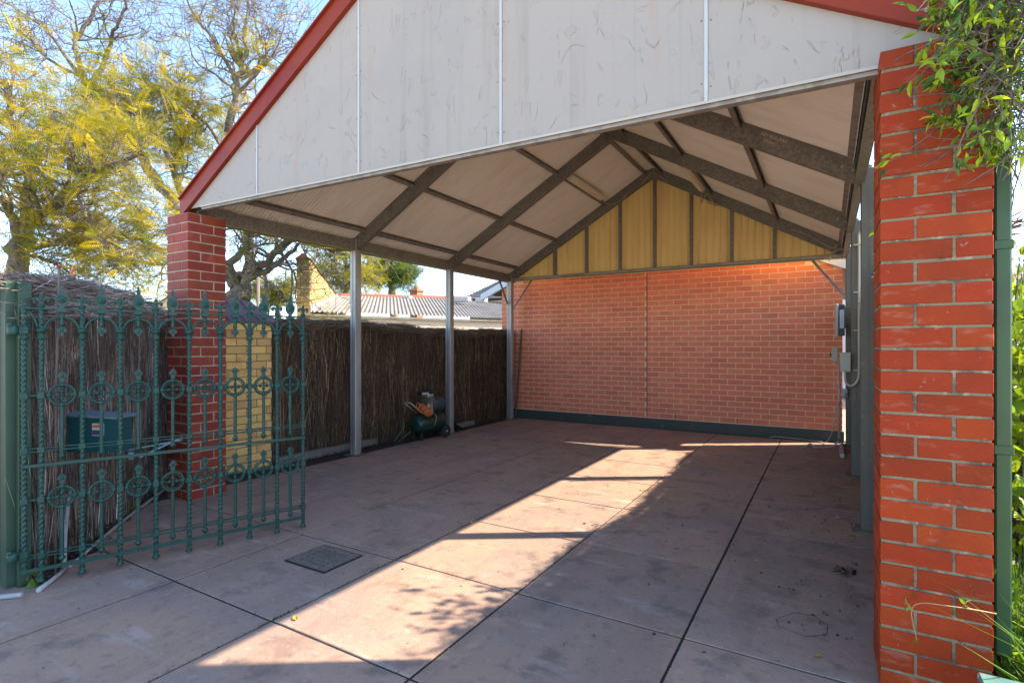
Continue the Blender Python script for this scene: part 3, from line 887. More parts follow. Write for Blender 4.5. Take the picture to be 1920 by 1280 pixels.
def brush_fence(label, P0, P1, H, thick, n, tints, seed, side, wires, top_mess=900, domed=.07, hfun=None, both=False, **kw):
    root = empty('brush_fence', (P0[0], P0[1], 0), label, 'fence')
    me, d_, nr, Ln = brush_mesh('brushwood', P0, P1, H, thick, n, tints, seed, top_mess, domed, side=side, hfun=hfun, **kw)
    setp(link('brushwood', me, root), kind='stuff')
    hf = hfun or (lambda u: H + 0 * u)
    # packed core
    m = MB(); NS = 12; vs = []
    prof = [(0.0, 0), (0.0, 1), (.12, 1.0), (.3, 1.0), (.5, 1.0), (.7, 1.0), (.88, 1.0), (1.0, 1), (1, 0)]
    domz = [0, 0, .35, .8, 1, .8, .35, 0, 0]
    for i in range(NS + 1):
        u = i / NS; top = float(hf(np.array([u]))[0]) - .03
        for (q, h_), dz in zip(prof, domz):
            px = P0[0] + d_[0] * Ln * u - nr[0] * (thick * q + .012); py = P0[1] + d_[1] * Ln * u - nr[1] * (thick * q + .012)
            vs.append((px, py, (top + dz * domed * .85) if h_ else -.02))
    w = len(prof); fs = []
    for i in range(NS):
        for k in range(w - 1):
            fs.append((i * w + k, i * w + k + 1, (i + 1) * w + k + 1, (i + 1) * w + k))
    fs.append(tuple(range(w))[::-1]); fs.append(tuple(NS * w + k for k in range(w)))
    m.add(vs, fs)
    m.obj('packed_core', MT['brush_core'], root)
    for zz in wires:
        pts = []
        for i in range(25):
            u = i / 24
            o_ = .030 + .012 * math.sin(i * 1.7)
            pts.append((P0[0] + d_[0] * Ln * u + nr[0] * o_, P0[1] + d_[1] * Ln * u + nr[1] * o_, zz + .01 * math.sin(i * .9)))
        MB().tube(pts, .0016, 4).obj('tie_wire', MT['wire'], root)
    return root
BROWN = [(.9, .88, .85), (1.2, 1.15, 1.1), (.6, .55, .5), (1.7, 1.6, 1.4)]  # darker for the left fence, roof shade put into the tint
GREY_SKYLIT = [(2.5, 3.1, 4.3), (1.7, 1.9, 2.5), (1.2, 1.25, 1.4), (3.4, 4.2, 5.8), (1.9, 1.9, 2.0)]  # same brush made paler, open skylight put into the tint
brush_fence('long brown brushwood fence tinted dark for roof shade along the left side behind the steel posts', (-5.60, 3.92), (-5.33, 8.93), 1.70, .22, 11000, BROWN, 3, 1, [.35, .7, 1.1, 1.45], top_mess=2600, domed=.085,
            hfun=lambda u: 1.615 + .03 * np.sin(u * 7) + .015 * np.sin(u * 31))
brush_fence('short weathered brushwood fence tinted grey for skylight, with rounded top behind the iron gate', (-5.66, 2.80), (-4.07, 1.27), 1.66, .30, 17000, GREY_SKYLIT, 5, -1, [.75, 1.15, 1.47], top_mess=5000, domed=.20,
            hfun=lambda u: 1.58 + .10 * np.sin(u * 2.9), len_rng=(.2, .7), rs_=.62)
# the near end of the grey fence, seen edge on
# right-hand side fence, outside the right posts
brush_fence('brown brushwood fence just outside the right row of posts', (0.43, 3.05), (0.43, 8.95), 1.86, .20, 6000, BROWN, 9, -1, [1.2], top_mess=3000, domed=.08,
            hfun=lambda u: 1.84 + .05 * np.sin(u * 9) + .03 * np.sin(u * 23 + 1))
# concrete plinth strip below the left fence
kr = MB()
kr.bbox(-5.56, -5.48, 3.95, 5.55, -.02, .085, .012)
o = setp(kr.obj('kerb', MT['kerb']), 'low pale concrete kerb strip at the foot of the left brush fence, by the first post', 'kerb')
o.rotation_euler = (0, 0, 0)
kr = MB().bbox(-5.42, -5.34, 7.0, 7.75, -.02, .075, .014)
setp(kr.obj('kerb', MT['kerb']), 'broken end of concrete kerb at the fence foot beyond the air compressor', 'kerb')
# leaning timber stake at the far fence end
st = MB().prism([(-.02, -.012), (.02, -.012), (.02, .012), (-.02, .012)][::-1], (-5.19, 8.90, .0), (-5.05, 8.90, 1.70))
setp(st.obj('timber_stake', MT['timber']), 'thin dark timber stake leaning against the brick wall at the end of the brush fence', 'stake')
st = MB().prism([(-.02, -.02), (.02, -.02), (.02, .02), (-.02, .02)][::-1], (-5.72, 5.35, 1.2), (-5.72, 5.35, 1.93))
setp(st.obj('fence_post_top', MT['timber']), 'short timber post end poking above the brush fence by the first steel post', 'post')
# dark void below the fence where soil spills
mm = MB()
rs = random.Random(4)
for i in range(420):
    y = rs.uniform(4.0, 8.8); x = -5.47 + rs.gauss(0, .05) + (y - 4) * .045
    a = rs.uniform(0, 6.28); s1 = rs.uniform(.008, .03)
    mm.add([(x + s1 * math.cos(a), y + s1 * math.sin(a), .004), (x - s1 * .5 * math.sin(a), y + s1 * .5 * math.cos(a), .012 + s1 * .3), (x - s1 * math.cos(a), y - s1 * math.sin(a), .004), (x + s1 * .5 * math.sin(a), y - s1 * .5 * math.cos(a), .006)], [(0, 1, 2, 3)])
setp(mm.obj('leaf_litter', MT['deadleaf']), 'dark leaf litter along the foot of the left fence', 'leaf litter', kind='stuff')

# ---------------------------------------------------------------- yellow brick pier
yp = empty('yellow_brick_pier', (-5.72, 3.4, 0), 'yellow brick pier with sloping purple metal cap behind the red pillar', 'pier')
stm = MB().bbox(-BD / 2, BD / 2, -BL / 2, BL / 2, -BH / 2, BH / 2, .004).mesh('brick', MT['brick_yellow'])
hbm = MB().bbox(-BD / 2, BD / 2, -.055, .055, -BH / 2, BH / 2, .004).mesh('brick', MT['brick_yellow'])
MB().box(-5.90 + .005, -5.545 - .005, 3.005, 3.905, -.02, 1.63).obj('mortar', MT['mortar_dark'], yp)
for k in range(19):
    z = .05 + k * .086
    for xx in (-5.60, -5.845):
        y = 3.0
        seq = [BL] * 3 + [.17] if k % 2 == 0 else [.11] + [BL] * 3 + [.06]
        for w in seq:
            w2 = min(w, 3.91 - y)
            if w2 < .03: break
            o = link('brick', stm, yp, loc=(xx + 5.72 + R.uniform(-.0015, .0015), y + w2 / 2 - 3.4, z))
            o.scale = (1, w2 / BL, 1)
            y += w + .01
# cap: metal ridge with hipped end and seams
cap = MB()
x0, x1, y0, y1, zl, zh = -5.97, -5.50, 2.98, 3.97, 1.665, 1.90
xm2 = (x0 + x1) / 2
cap.add([(x0, y0, zl), (x1, y0, zl), (x1, y1, zl), (x0, y1, zl), (xm2, y0, zh), (xm2, y1 - .22, zh), (x0, y0, zl - .03), (x1, y0, zl - .03), (x1, y1, zl - .03), (x0, y1, zl - .03)],
        [(1, 2, 5, 4), (2, 3, 5), (3, 0, 4, 5), (0, 1, 4), (1, 7, 8, 2), (2, 8, 9, 3), (3, 9, 6, 0), (0, 6, 7, 1), (6, 9, 8, 7)])
co = cap.obj('metal_cap', MT['purple_metal'], yp)
sm_ = MB()
for yy in (3.12, 3.30, 3.48, 3.66):
    sm_.prism([(-.006, 0), (.006, 0), (.006, .012), (-.006, .012)][::-1], (x1, yy + .06, zl + .002), (xm2, yy - .03, zh + .002))
sm_.obj('standing_seam', MT['purple_metal'], co)

# ---------------------------------------------------------------- iron gate
G0 = Vector((-3.947, 1.201, 0)); G1 = Vector((-3.403, 2.657, 0))
gd = (G1 - G0); GL = gd.length
gate = empty('iron_gate', G0, 'open ornate green wrought iron gate with spear finials and round motifs', 'gate', rz=math.atan2(gd.y, gd.x))
def gobj(mb, name, parent=None, material=None):
    o = bpy.data.objects.new(name, mb if isinstance(mb, bpy.types.Mesh) else mb.mesh(name, material or MT['gate']))
    C.objects.link(o); o.parent = parent or gate
    return o
bars = [.0, .073] + [.073 + (GL - .073) * i / 8 for i in range(1, 9)]
def rope(z0, z1, r, turns_per_m=34, n=8):
    m = MB(); vs = []; seg = int((z1 - z0) * 260); 
    for i in range(seg + 1):
        z = z0 + (z1 - z0) * i / seg
        for k in range(n):
            t = 2 * math.pi * k / n
            rr = r * (1 + .26 * math.cos(2 * (t - z * turns_per_m * math.pi)))
            vs.append((rr * math.cos(t), rr * math.sin(t), z))
    fs = [(i * n + k, i * n + (k + 1) % n, (i + 1) * n + (k + 1) % n, (i + 1) * n + k) for i in range(seg) for k in range(n)]
    m.add(vs, fs, True)
    return m
def barmesh(foot):
    m = rope(.11, 1.60, .0125)
    if foot:
        m.add(*((rope(.045, .11, .0125).v, rope(.045, .11, .0125).f)), True)
        m.lathe([(.006, 0), (.020, .003), (.022, .012), (.013, .022), (.013, .03)], (0, 0, .02), 10)
    m.lathe([(.014, 0), (.024, .004), (.024, .012), (.016, .02), (.016, .035), (.021, .04), (.028, .05), (.028, .058), (.015, .066)], (0, 0, 1.425), 12)
    for zc in (.178, .50, .787, 1.10):
        m.bbox(-.017, .017, -.015, .015, zc - .018, zc + .018, .003)
    return m.mesh('twisted_bar', MT['gate'])
bm0, bm1 = barmesh(False), barmesh(True)
for i, s_ in enumerate(bars):
    o = gobj(bm0 if i == 0 else bm1, 'twisted_bar'); o.location = (s_, 0, 0)
def rail(z, h, t, x0=0, x1=GL, y=0, name='rail'):
    m = MB().bbox(x0, x1, y - t / 2, y + t / 2, z - h / 2, z + h / 2, .0015)
    return gobj(m, name)
rail(1.603, .012, .022, -.012, GL + .012)
for zc in (.178, .787): 
    rail(zc + .009, .007, .014); rail(zc - .009, .007, .014)
rail(.70, .020, .006, -.012, GL + .012, -.022, 'flat_strap')
rail(.103, .022, .012, -.015, GL + .005, -.02, 'bottom_rail')
# finials
def outline_plate(pts, t, mirror=True):
    if mirror: pts = pts + [(-x, z) for x, z in pts[::-1] if abs(x) > 1e-6]
    return pts
fl = MB()
f = [(0, .085), (.006, .078), (.009, .066), (.006, .055), (.012, .056), (.022, .062), (.033, .058), (.038, .046), (.034, .034), (.026, .032), (.024, .040), (.028, .046), (.022, .049), (.013, .040), (.010, .028), (.012, .012), (.012, 0)]
fl.plate(outline_plate(f, .01)[::-1], -.006, .006)
fl.ball((0, 0, .052), .011, 1, 1, 2.2)
fl.ball((.030, 0, .048), .010, 1, .9, 1); fl.ball((-.030, 0, .048), .010, 1, .9, 1)
fl.lathe([(.012, 0), (.018, .004), (.018, .014), (.012, .02)], n=10)
flm = fl.mesh('fleur_finial', MT['gate'])
for s_ in bars[1:]:
    o = gobj(flm, 'fleur_finial'); o.location = (s_, 0, 1.608)
sp = MB()
f = [(0, .165), (.004, .150), (.007, .135), (.013, .128), (.008, .118), (.012, .105), (.022, .092), (.030, .078), (.0335, .062), (.031, .046), (.024, .032), (.014, .022), (.010, .012), (.010, 0)]
sp.plate(outline_plate(f, .01)[::-1], -.007, .007)
sp.ball((0, 0, .062), .027, 1, .55, 1); sp.ring((0, 0, .062), .025, .006, 18, 6); sp.ball((0, -.012, .062), .009)
sp.ball((0, 0, .115), .008, 1, 1, 4)
sp.bbox(-.024, .024, -.013, .013, -.018, .006, .004)
sp.lathe([(.010, -.10), (.014, -.085), (.011, -.07), (.010, -.05), (.016, -.04), (.010, -.018)], n=10)
f = [(0, -.158), (.008, -.148), (.006, -.138), (.018, -.132), (.026, -.120), (.018, -.116), (.022, -.106), (.012, -.110), (.010, -.098)]
sp.plate(outline_plate(f, .01), -.006, .006)
sp.ball((0, 0, -.122), .011, 1, 1, 1.6)
spm = sp.mesh('spear_finial', MT['gate'])
cell = (GL - .073) / 8
for i in range(8):
    cx = (bars[i + 1] + bars[i + 2]) / 2
    o = gobj(spm, 'spear_finial'); o.location = (cx, 0, 1.600)
    # arch
    pts = []
    for k in range(15):
        t = math.pi * k / 14
        pts.append((cx - math.cos(t) * (cell / 2 - .012), 0, 1.470 + math.sin(t) * .088))
    gobj(MB().tube(pts, .0085, 8), 'arch')
pts = [(0 + .012 + (bars[1] - .024) * k / 8, 0, 1.585 - .10 * (k / 8) ** 2) for k in range(9)]
gobj(MB().tube(pts, .0075, 8), 'arch')
ro = MB()
ro.ring((0, 0, 0), .060, .0075, 28, 8, flat=1.3)
ro.ring((0, 0, 0), .047, .003, 24, 5)
for a in range(4):
    t = a * math.pi / 2
    ro.ball((.060 * math.cos(t), 0, .060 * math.sin(t)), .0155, 1, .9, 1)
    ro.ball((.021 * math.cos(t), 0, .021 * math.sin(t)), .0115, 1, .9, 1)
    ro.tube([(.02 * math.cos(t), 0, .02 * math.sin(t)), (.055 * math.cos(t), 0, .055 * math.sin(t))], .0055, 6)
ro.ball((0, -.003, 0), .010)
for sx in (-1, 1):
    ro.tube([(sx * .070, 0, 0), (sx * (cell / 2 - .014), 0, 0)], .0052, 6)
f = [(0, .142), (.007, .130), (.018, .128), (.014, .118), (.026, .110), (.016, .103), (.011, .094), (.013, .082), (.010, .072)]
ro.plate(outline_plate(f, .01)[::-1], -.005, .005)
ro.ball((0, 0, .112), .012, 1, .9, 1.3)
rom = ro.mesh('roundel', MT['gate'])
dr_ = MB()
dr_.prism([(-.010, -.004), (-.004, -.009), (.004, -.009), (.010, -.004), (.010, .004), (-.010, .004)], (0, 0, -.070), (0, 0, -.345), up=(0, 1, 0))
dr_.lathe([(.004, -.382), (.012, -.372), (.018, -.362), (.018, -.355), (.010, -.348), (.010, -.34)], n=10)
drm = dr_.mesh('drop_bar', MT['gate'])
for zc in (1.10, .50):
    for i in range(8):
        cx = (bars[i + 1] + bars[i + 2]) / 2
        o = gobj(rom, 'roundel'); o.location = (cx, 0, zc)
        o2 = gobj(drm, 'drop_bar'); o2.location = (cx, 0, zc)
    gobj(MB().tube([(0, 0, zc), (bars[1], 0, zc)], .0075, 8), 'rail')
for zc in (1.475, .20):
    h = MB().lathe([(.018, -.03), (.026, -.02), (.026, .02), (.018, .03)], (-.045, -.03, zc), 12)
    h.bbox(-.06, .02, -.025, -.012, zc - .02, zc + .02, .003)
    h.ball((-.055, -.045, zc + .03), .014)
    gobj(h, 'hinge')

# gate post
gp = empty('gate_post', (-4.06, 1.20, 0), 'square green steel gate post carrying the iron gate at the left edge', 'post')
MB().bbox(-4.115, -4.035, 1.145, 1.225, -.02, 1.765, .004).obj('post', MT['gatepost'], gp)
MB().bbox(-4.030, -3.99, 1.19, 1.25, -.02, 1.755, .003).obj('side_channel', MT['gatepost'], gp)
MB().tube([(-3.99, 1.36, 0.0), (-3.985, 1.36, 1.1), (-3.97, 1.37, 1.86)], .007, 6).obj('drop_rod', MT['timber'], gp)
MB().ball((-3.97, 1.37, 1.86), .011).obj('rod_cap', MT['barge'], gp)

# gate opener
op = empty('gate_opener', (-4.40, 1.69, .63), 'dark green gate opener housing with warning sticker mounted on the grey brush fence', 'gate opener')
m = MB()
x0, x1, y0, y1, z0, z1 = -.205, .205, -.05, .09, .685, .925
OPM = Matrix.Translation((-4.235, 1.64, 0)) @ Matrix.Rotation(math.radians(28), 4, 'Z')
m.plate([(x0, z0), (x1, z0), (x1, z1 - .02), (x0, z1)], y0, y1)
m.xf(OPM).obj('housing', MT['opener'], op)
m = MB().plate([(x0 - .02, z1 + .003), (x1 + .015, z1 - .018), (x1 + .015, z1 - .004), (x0 - .02, z1 + .018)], y0 - .02, y1 + .06)
m.xf(OPM).obj('lid', MT['arm'], op)
sx = .045
MB().box(sx, sx + .08, y0 - .003, y0 - .0005, .795, .876).xf(OPM).obj('sticker', MT['labelwhite'], op)
MB().box(sx + .004, sx + .076, y0 - .006, y0 - .0035, .847, .871).xf(OPM).obj('sticker_band', MT['orange'], op)
MB().box(sx + .004, sx + .076, y0 - .006, y0 - .0035, .80, .833).xf(OPM).obj('sticker_text', MT['purple_print'], op)
o = link('lettering', text_mesh('WARNING', .0135, MT['purple_print']), op)
o.matrix_parent_inverse = world_mat(op).inverted(); o.location = OPM @ Vector((sx + .008, y0 - .0075, .853)); o.rotation_euler = (math.radians(90), 0, math.radians(28))
m = MB()
e0 = Vector((-4.05, 1.79, .62)); e1 = Vector((-3.80, 2.02, .66)); e2 = gate.matrix_basis @ Vector((.95, -.0, .72))
m.tube([e0, e0 + Vector((0, 0, .05))], .02, 8)
a0 = unp(242, 843, 3.72); a1 = unp(342, 824, 3.80); b0 = unp(262, 856, 3.66)
m.prism([(-.016, -.004), (.016, -.004), (.016, .004), (-.016, .004)][::-1], a0, a1)
m.prism([(-.016, -.004), (.016, -.004), (.016, .004), (-.016, .004)][::-1], b0, a1 + Vector((0, 0, .02)))
m.ball(a0, .014)
m.obj('arm', MT['arm'], op)
# white conduit at the fence foot
def rough_path(pts, amp, rs):
    return [Vector(p) + Vector((rs.gauss(0, amp), rs.gauss(0, amp), abs(rs.gauss(0, amp * .3)))) for p in pts]
pts = [unp(140, 842, 3.75), unp(132, 900, 3.62), unp(122, 1000, 3.45), unp(120, 1066, 3.32)]
cn = MB().tube(pts, .013, 8)
setp(cn.obj('conduit_pipe', MT['pvc']), 'white plastic conduit dropping from the gate opener to the floor', 'conduit')
def on_floor(u, v, z=.014):
    D = 1000 * (CAM_H - z) / (v - 647.6); return unp(u, v, D)
q = [on_floor(*p) for p in ((128, 1062), (150, 1045), (180, 1018), (228, 978), (262, 952), (292, 930), (312, 915))]
cn = MB().tube(q, .011, 8)
setp(cn.obj('conduit_pipe', MT['pvc']), 'white conduit pipe lying on the floor along the foot of the grey brush fence', 'conduit')
q = [on_floor(*p) for p in ((125, 1064), (108, 1078), (88, 1094), (72, 1106))]
cn = MB().tube(q, .013, 8)
setp(cn.obj('conduit_pipe', MT['pvc']), 'dirty short white conduit length between gate foot and gate post', 'conduit')
pts = []
P = [on_floor(-30, 1122), on_floor(10, 1117), on_floor(42, 1114)]
cn = MB(); rr = []; qq = []
for i in range(60):
    t = i / 59; qq.append(P[0].lerp(P[2], t)); rr.append(.013 + (.003 if i % 2 else 0))
cn.tube(qq, rr, 8)
setp(cn.obj('conduit_pipe', MT['pvc']), 'ribbed white flexible conduit at the foot of the green gate post', 'conduit')
# soil strip with weeds by the fence foot
m = MB(); rs = random.Random(11)
for i in range(700):
    t = rs.random(); x = -4.05 - 1.35 * t + rs.gauss(0, .035) + .05; y = 1.29 + 1.3 * t + rs.gauss(0, .035) - .03
    a = rs.uniform(0, 6.28); s1 = rs.uniform(.006, .022)
    m.add([(x + s1 * math.cos(a), y + s1 * math.sin(a), .002), (x - s1 * .6 * math.sin(a), y + s1 * .6 * math.cos(a), .004 + s1 * .5), (x - s1 * math.cos(a), y - s1 * math.sin(a), .003), (x + s1 * .6 * math.sin(a), y - s1 * .6 * math.cos(a), .003 + s1 * .3)], [(0, 1, 2, 3)])
setp(m.obj('leaf_litter', MT['deadleaf']), 'dry leaf litter at the foot of the grey brush fence', 'leaf litter', kind='stuff')

# ---------------------------------------------------------------- leaves
def leaf_mesh_arrays(w, l, fold=.25, droop=.2):
    V = np.array([(0, 0, 0), (w * .7, l * .28, fold * w), (w, l * .5, fold * w), (w * .6, l * .78, fold * w * .5 - droop * l * .3),
                  (0, l, -droop * l), (-w * .6, l * .78, fold * w * .5 - droop * l * .3), (-w, l * .5, fold * w), (-w * .7, l * .28, fold * w), (0, l * .4, 0), (0, l * .7, -droop * l * .3)])
    F = np.array([(0, 1, 8), (1, 2, 8), (2, 9, 8), (2, 3, 9), (3, 4, 9), (0, 8, 7), (7, 8, 6), (6, 8, 9), (6, 9, 5), (5, 9, 4)])
    return V, F
def frond_arrays(L=.34, pairs=11):
    V = []; F = []
    for i in range(pairs):
        t = (i + .6) / pairs; y = L * t
        pl = .085 * math.sin(math.pi * (t * .8 + .15)) + .012; z = -.10 * L * t * t * 3
        for sx in (-1, 1):
            b = len(V)
            V += [(0, y - .005, z), (sx * pl * .5, y + pl * .22 - .007, z - .004), (sx * pl, y + pl * .5, z - .014), (sx * pl * .45, y + pl * .22 + .007, z - .004)]
            F += [(b, b + 1, b + 2), (b, b + 2, b + 3)]
    b = len(V)
    V += [(-.003, 0, 0), (.003, 0, 0), (0, L, -.30 * L)]
    F += [(b, b + 1, b + 2)]
    return np.array(V), np.array(F)
def instance(Vb, Fb, pos, fwd, scale, tints, rs, roll=.6):
    """pos (n,3), fwd (n,3): leaf length axis"""
    n = len(pos)
    f = fwd / np.linalg.norm(fwd, axis=1, keepdims=True)
    up = np.tile(np.array([[0, 0, 1.0]]), (n, 1)) + rs.normal(0, roll, (n, 3))
    x = np.cross(f, up); x /= np.linalg.norm(x, axis=1, keepdims=True)
    z = np.cross(x, f)
    V = (x[:, None] * Vb[None, :, 0:1] + f[:, None] * Vb[None, :, 1:2] + z[:, None] * Vb[None, :, 2:3]) * scale[:, None, None] + pos[:, None]
    F = Fb[None] + (np.arange(n) * len(Vb))[:, None, None]
    T = np.repeat(tints, len(Vb), 0)
    return V.reshape(-1, 3), F.reshape(-1, Fb.shape[1]), T

def tree_tubes(paths, n=6):
    """many tapering tubes at once: list of (points list, r0, r1)"""
    m = MB()
    for pts, r0, r1 in paths:
        k = len(pts)
        m.tube(pts, [r0 + (r1 - r0) * i / (k - 1) for i in range(k)], n if r0 > .02 else (4 if r0 > .006 else 3), cap=False)
    return m
def wiggle(p0, d, L, steps, rs, jit, lift=0.0):
    pts = [p0.copy()]; d = d.normalized()
    for i in range(steps):
        d = (d + Vector((rs.gauss(0, jit), rs.gauss(0, jit), rs.gauss(0, jit) + lift))).normalized()
        pts.append(pts[-1] + d * (L / steps))
    return pts, d
def smooth_path(pts, sub=4):
    out = []
    n = len(pts)
    for i in range(n - 1):
        p0 = pts[max(i - 1, 0)]; p1 = pts[i]; p2 = pts[i + 1]; p3 = pts[min(i + 2, n - 1)]
        for k in range(sub):
            t = k / sub
            out.append(0.5 * ((2 * p1) + (p2 - p0) * t + (2 * p0 - 5 * p1 + 4 * p2 - p3) * t * t + (3 * p1 - p0 - 3 * p2 + p3) * t ** 3))
    out.append(pts[-1]); return out

def make_tree(name, label, limbs, seed, leaf_prob, barkm, levels=3, twig=(.9, .5, .3), nchild=(6, 5, 4), tints=None, frond_scale=1.0, fpt=3, loc=None, jit=.22, leaf='frond', group=None, rmin=.0045):
    rs = random.Random(seed); nrs = np.random.RandomState(seed)
    paths = []; tips = []
    def sub(path, r, lvl):
        if lvl >= levels:
            tips.append((path[-1], (path[-1] - path[-2]).normalized()))
            tips.append((path[len(path) // 2], (path[-1] - path[0]).normalized()))
            return
        n = nchild[lvl]
        for i in range(n):
            t = rs.uniform(.25, 1.0) if i else 1.0
            idx = min(int(t * (len(path) - 1)), len(path) - 1)
            p = path[idx]; dd = (path[idx] - path[max(idx - 1, 0)]).normalized() if idx > 0 else Vector((0, 0, 1))
            rnd = Vector((rs.gauss(0, 1), rs.gauss(0, 1), rs.gauss(.15, .8))).normalized()
            nd = (dd * .8 + rnd * .9).normalized()
            L = twig[lvl] * rs.uniform(.6, 1.25)
            q, e = wiggle(p, nd, L, 5, rs, jit, .03)
            r1 = max(r * (.55 if lvl else .45), rmin)
            paths.append((q, r1, r1 * .45))
            sub(q, r1 * .75, lvl + 1)
    for pts, r0, r1, grow in limbs:
        sp_ = smooth_path(pts, 5)
        sp_ = [p + Vector((rs.gauss(0, r0 * .25), rs.gauss(0, r0 * .25), rs.gauss(0, r0 * .25))) if 0 < i < len(sp_) - 1 else p for i, p in enumerate(sp_)]
        paths.append((sp_, r0, r1))
        if grow:
            for g in range(grow):
                k = int(len(sp_) * rs.uniform(.35, 1)); k = min(max(k, 2), len(sp_))
                sub(sp_[max(0, k - 6):k], (r0 + r1) / 2 if k < len(sp_) * .7 else r1, 0)
    base = limbs[0][0][0] if loc is None else loc
    root = empty(name, base, label, 'tree', group)
    big = [p for p in paths if p[1] > .03]; small = [p for p in paths if p[1] <= .03]
    tree_tubes(big, 9).obj('trunk', barkm, root)
    if small: tree_tubes(small, 4).obj('branches', barkm, root)
    P = []; Dv = []
    for p, dd in tips:
        if rs.random() < leaf_prob(p):
            for k in range(rs.randint(1, fpt)):
                P.append(tuple(p)); v = dd * .5 + Vector((rs.gauss(0, .8), rs.gauss(0, .8), rs.gauss(-.1, .45))); Dv.append(tuple(v))
    if P:
        P = np.array(P); Dv = np.array(Dv)
        n = len(P)
        tn = np.array(tints)[nrs.randint(0, len(tints), n)] * nrs.uniform(.75, 1.3, (n, 1))
        if leaf == 'frond': Vb, Fb = frond_arrays()
        else: Vb, Fb = leaf_mesh_arrays(.028, .07)
        V, F, T = instance(Vb, Fb, P, Dv, nrs.uniform(.7, 1.25, n) * frond_scale, tn, nrs)
        setp(link('crown', np_mesh('crown', V, F, MT['leaf'], T), root), kind='stuff')
    return root

YEL = [(3.6, 2.6, .8), (2.8, 2.2, .9), (4.4, 3.1, .7), (1.5, 1.6, 1.0), (2.2, 2.0, .9), (1.0, 1.1, .9)]
GRN = [(1.8, 1.8, 1.0), (2.4, 2.1, 1.0), (1.2, 1.4, 1.2), (3.2, 2.5, .9)]
U = unp
D1 = 9.0
t1 = [
    ([U(0, 812, D1), U(5, 700, D1), U(22, 580, D1), U(36, 480, D1), U(42, 430, D1)], .20, .13, 0),
    ([U(42, 430, D1), U(60, 330, D1 + .3), U(30, 240, D1 + .2), U(10, 150, D1)], .10, .03, 9),
    ([U(42, 440, D1), U(80, 400, D1 - .5), U(140, 350, D1 - .8), U(210, 310, D1 - 1), U(270, 290, D1 - 1)], .075, .02, 14),
    ([U(38, 470, D1), U(100, 455, D1 + .4), U(180, 440, D1 + .8), U(260, 450, D1 + 1.0), U(300, 470, D1 + 1)], .06, .018, 13),
    ([U(40, 460, D1), U(10, 380, D1 - .4), U(-40, 320, D1 - .6), U(-90, 250, D1 - .6)], .08, .02, 8),
    ([U(140, 350, D1 - .8), U(170, 420, D1 - .6), U(230, 480, D1 - .3), U(270, 510, D1)], .03, .012, 11),
    ([U(60, 330, D1 + .3), U(110, 300, D1 + .6), U(150, 260, D1 + .9), U(190, 290, D1 + 1)], .04, .015, 9),
    ([U(36, 490, D1), U(60, 480, D1 - .3), U(110, 500, D1 - .3), U(150, 520, D1)], .03, .012, 7),
]
make_tree('jacaranda_tree', 'near tree at the left edge, yellow feathery leaves, pale trunk behind the gate post', t1, 21,
          lambda p: .42, MT['bark'], 3, (.75, .45, .28), (4, 4, 3), YEL, .80, 2)
D2 = 14.0
t2 = [
    ([U(452, 690, D2), U(455, 600, D2), U(452, 545, D2)], .34, .28, 0),
    ([U(452, 548, D2), U(425, 515, D2), U(380, 460, D2 + .3), U(330, 385, D2), U(270, 300, D2), U(233, 240, D2)], .20, .10, 2),
    ([U(233, 240, D2), U(197, 187, D2), U(160, 157, D2), U(143, 100, D2 - .4), U(150, 60, D2 - .4), U(187, 5, D2 - .5), U(200, -50, D2 - .5)], .10, .025, 4),
    ([U(165, 165, D2), U(187, 133, D2 + .3), U(205, 90, D2 + .4), U(213, 60, D2 + .3), U(235, 15, D2), U(225, -40, D2)], .075, .02, 4),
    ([U(160, 157, D2), U(120, 100, D2 + .5), U(80, 50, D2 + .6), U(20, 10, D2 + .5), U(-40, -20, D2 + .5)], .055, .015, 4),
    ([U(160, 150, D2), U(90, 110, D2 - .5), U(40, 60, D2 - .6), U(0, 40, D2 - .6)], .045, .012, 4),
    ([U(380, 460, D2 + .3), U(345, 380, D2 + 1), U(328, 293, D2 + 1.2), U(367, 213, D2 + 1.2), U(372, 190, D2 + 1)], .11, .03, 6),
    ([U(345, 370, D2 + 1), U(313, 283, D2 - .5), U(277, 233, D2 - .9), U(233, 207, D2 - 1), U(180, 215, D2 - 1)], .09, .02, 6),
    ([U(455, 545, D2), U(470, 470, D2 + .5), U(445, 360, D2 + .5), U(430, 247, D2), U(443, 160, D2), U(457, 100, D2), U(463, 40, D2), U(460, -30, D2)], .15, .03, 6),
    ([U(445, 155, D2), U(400, 75, D2 + .3), U(360, 20, D2 + .4), U(345, -20, D2)], .05, .015, 4),
    ([U(440, 180, D2), U(490, 130, D2 - .3), U(520, 90, D2 - .5), U(535, 40, D2 - .5)], .05, .012, 4),
    ([U(452, 150, D2), U(500, 110, D2), U(480, 50, D2), U(475, -10, D2)], .045, .012, 4),
    ([U(440, 320, D2 + .5), U(400, 250, D2 + 1), U(330, 180, D2 + 1.2), U(270, 150, D2 + 1)], .06, .02, 7),
    ([U(455, 545, D2), U(478, 515, D2 - .3), U(505, 485, D2 - .5), U(562, 447, D2 - .6), U(640, 410, D2 - .5), U(700, 420, D2)], .13, .03, 7),
    ([U(430, 520, D2), U(490, 512, D2 - .4), U(530, 485, D2 - .6), U(560, 460, D2 - .6), U(600, 400, D2 - .6)], .10, .02, 4),
    ([U(560, 455, D2 - .6), U(620, 468, D2 - .8), U(680, 470, D2 - .8), U(730, 490, D2 - .6)], .05, .015, 7),
    ([U(452, 540, D2), U(432, 500, D2 - .5), U(465, 455, D2 - .5), U(478, 410, D2 - .4), U(500, 350, D2)], .12, .03, 5),
]
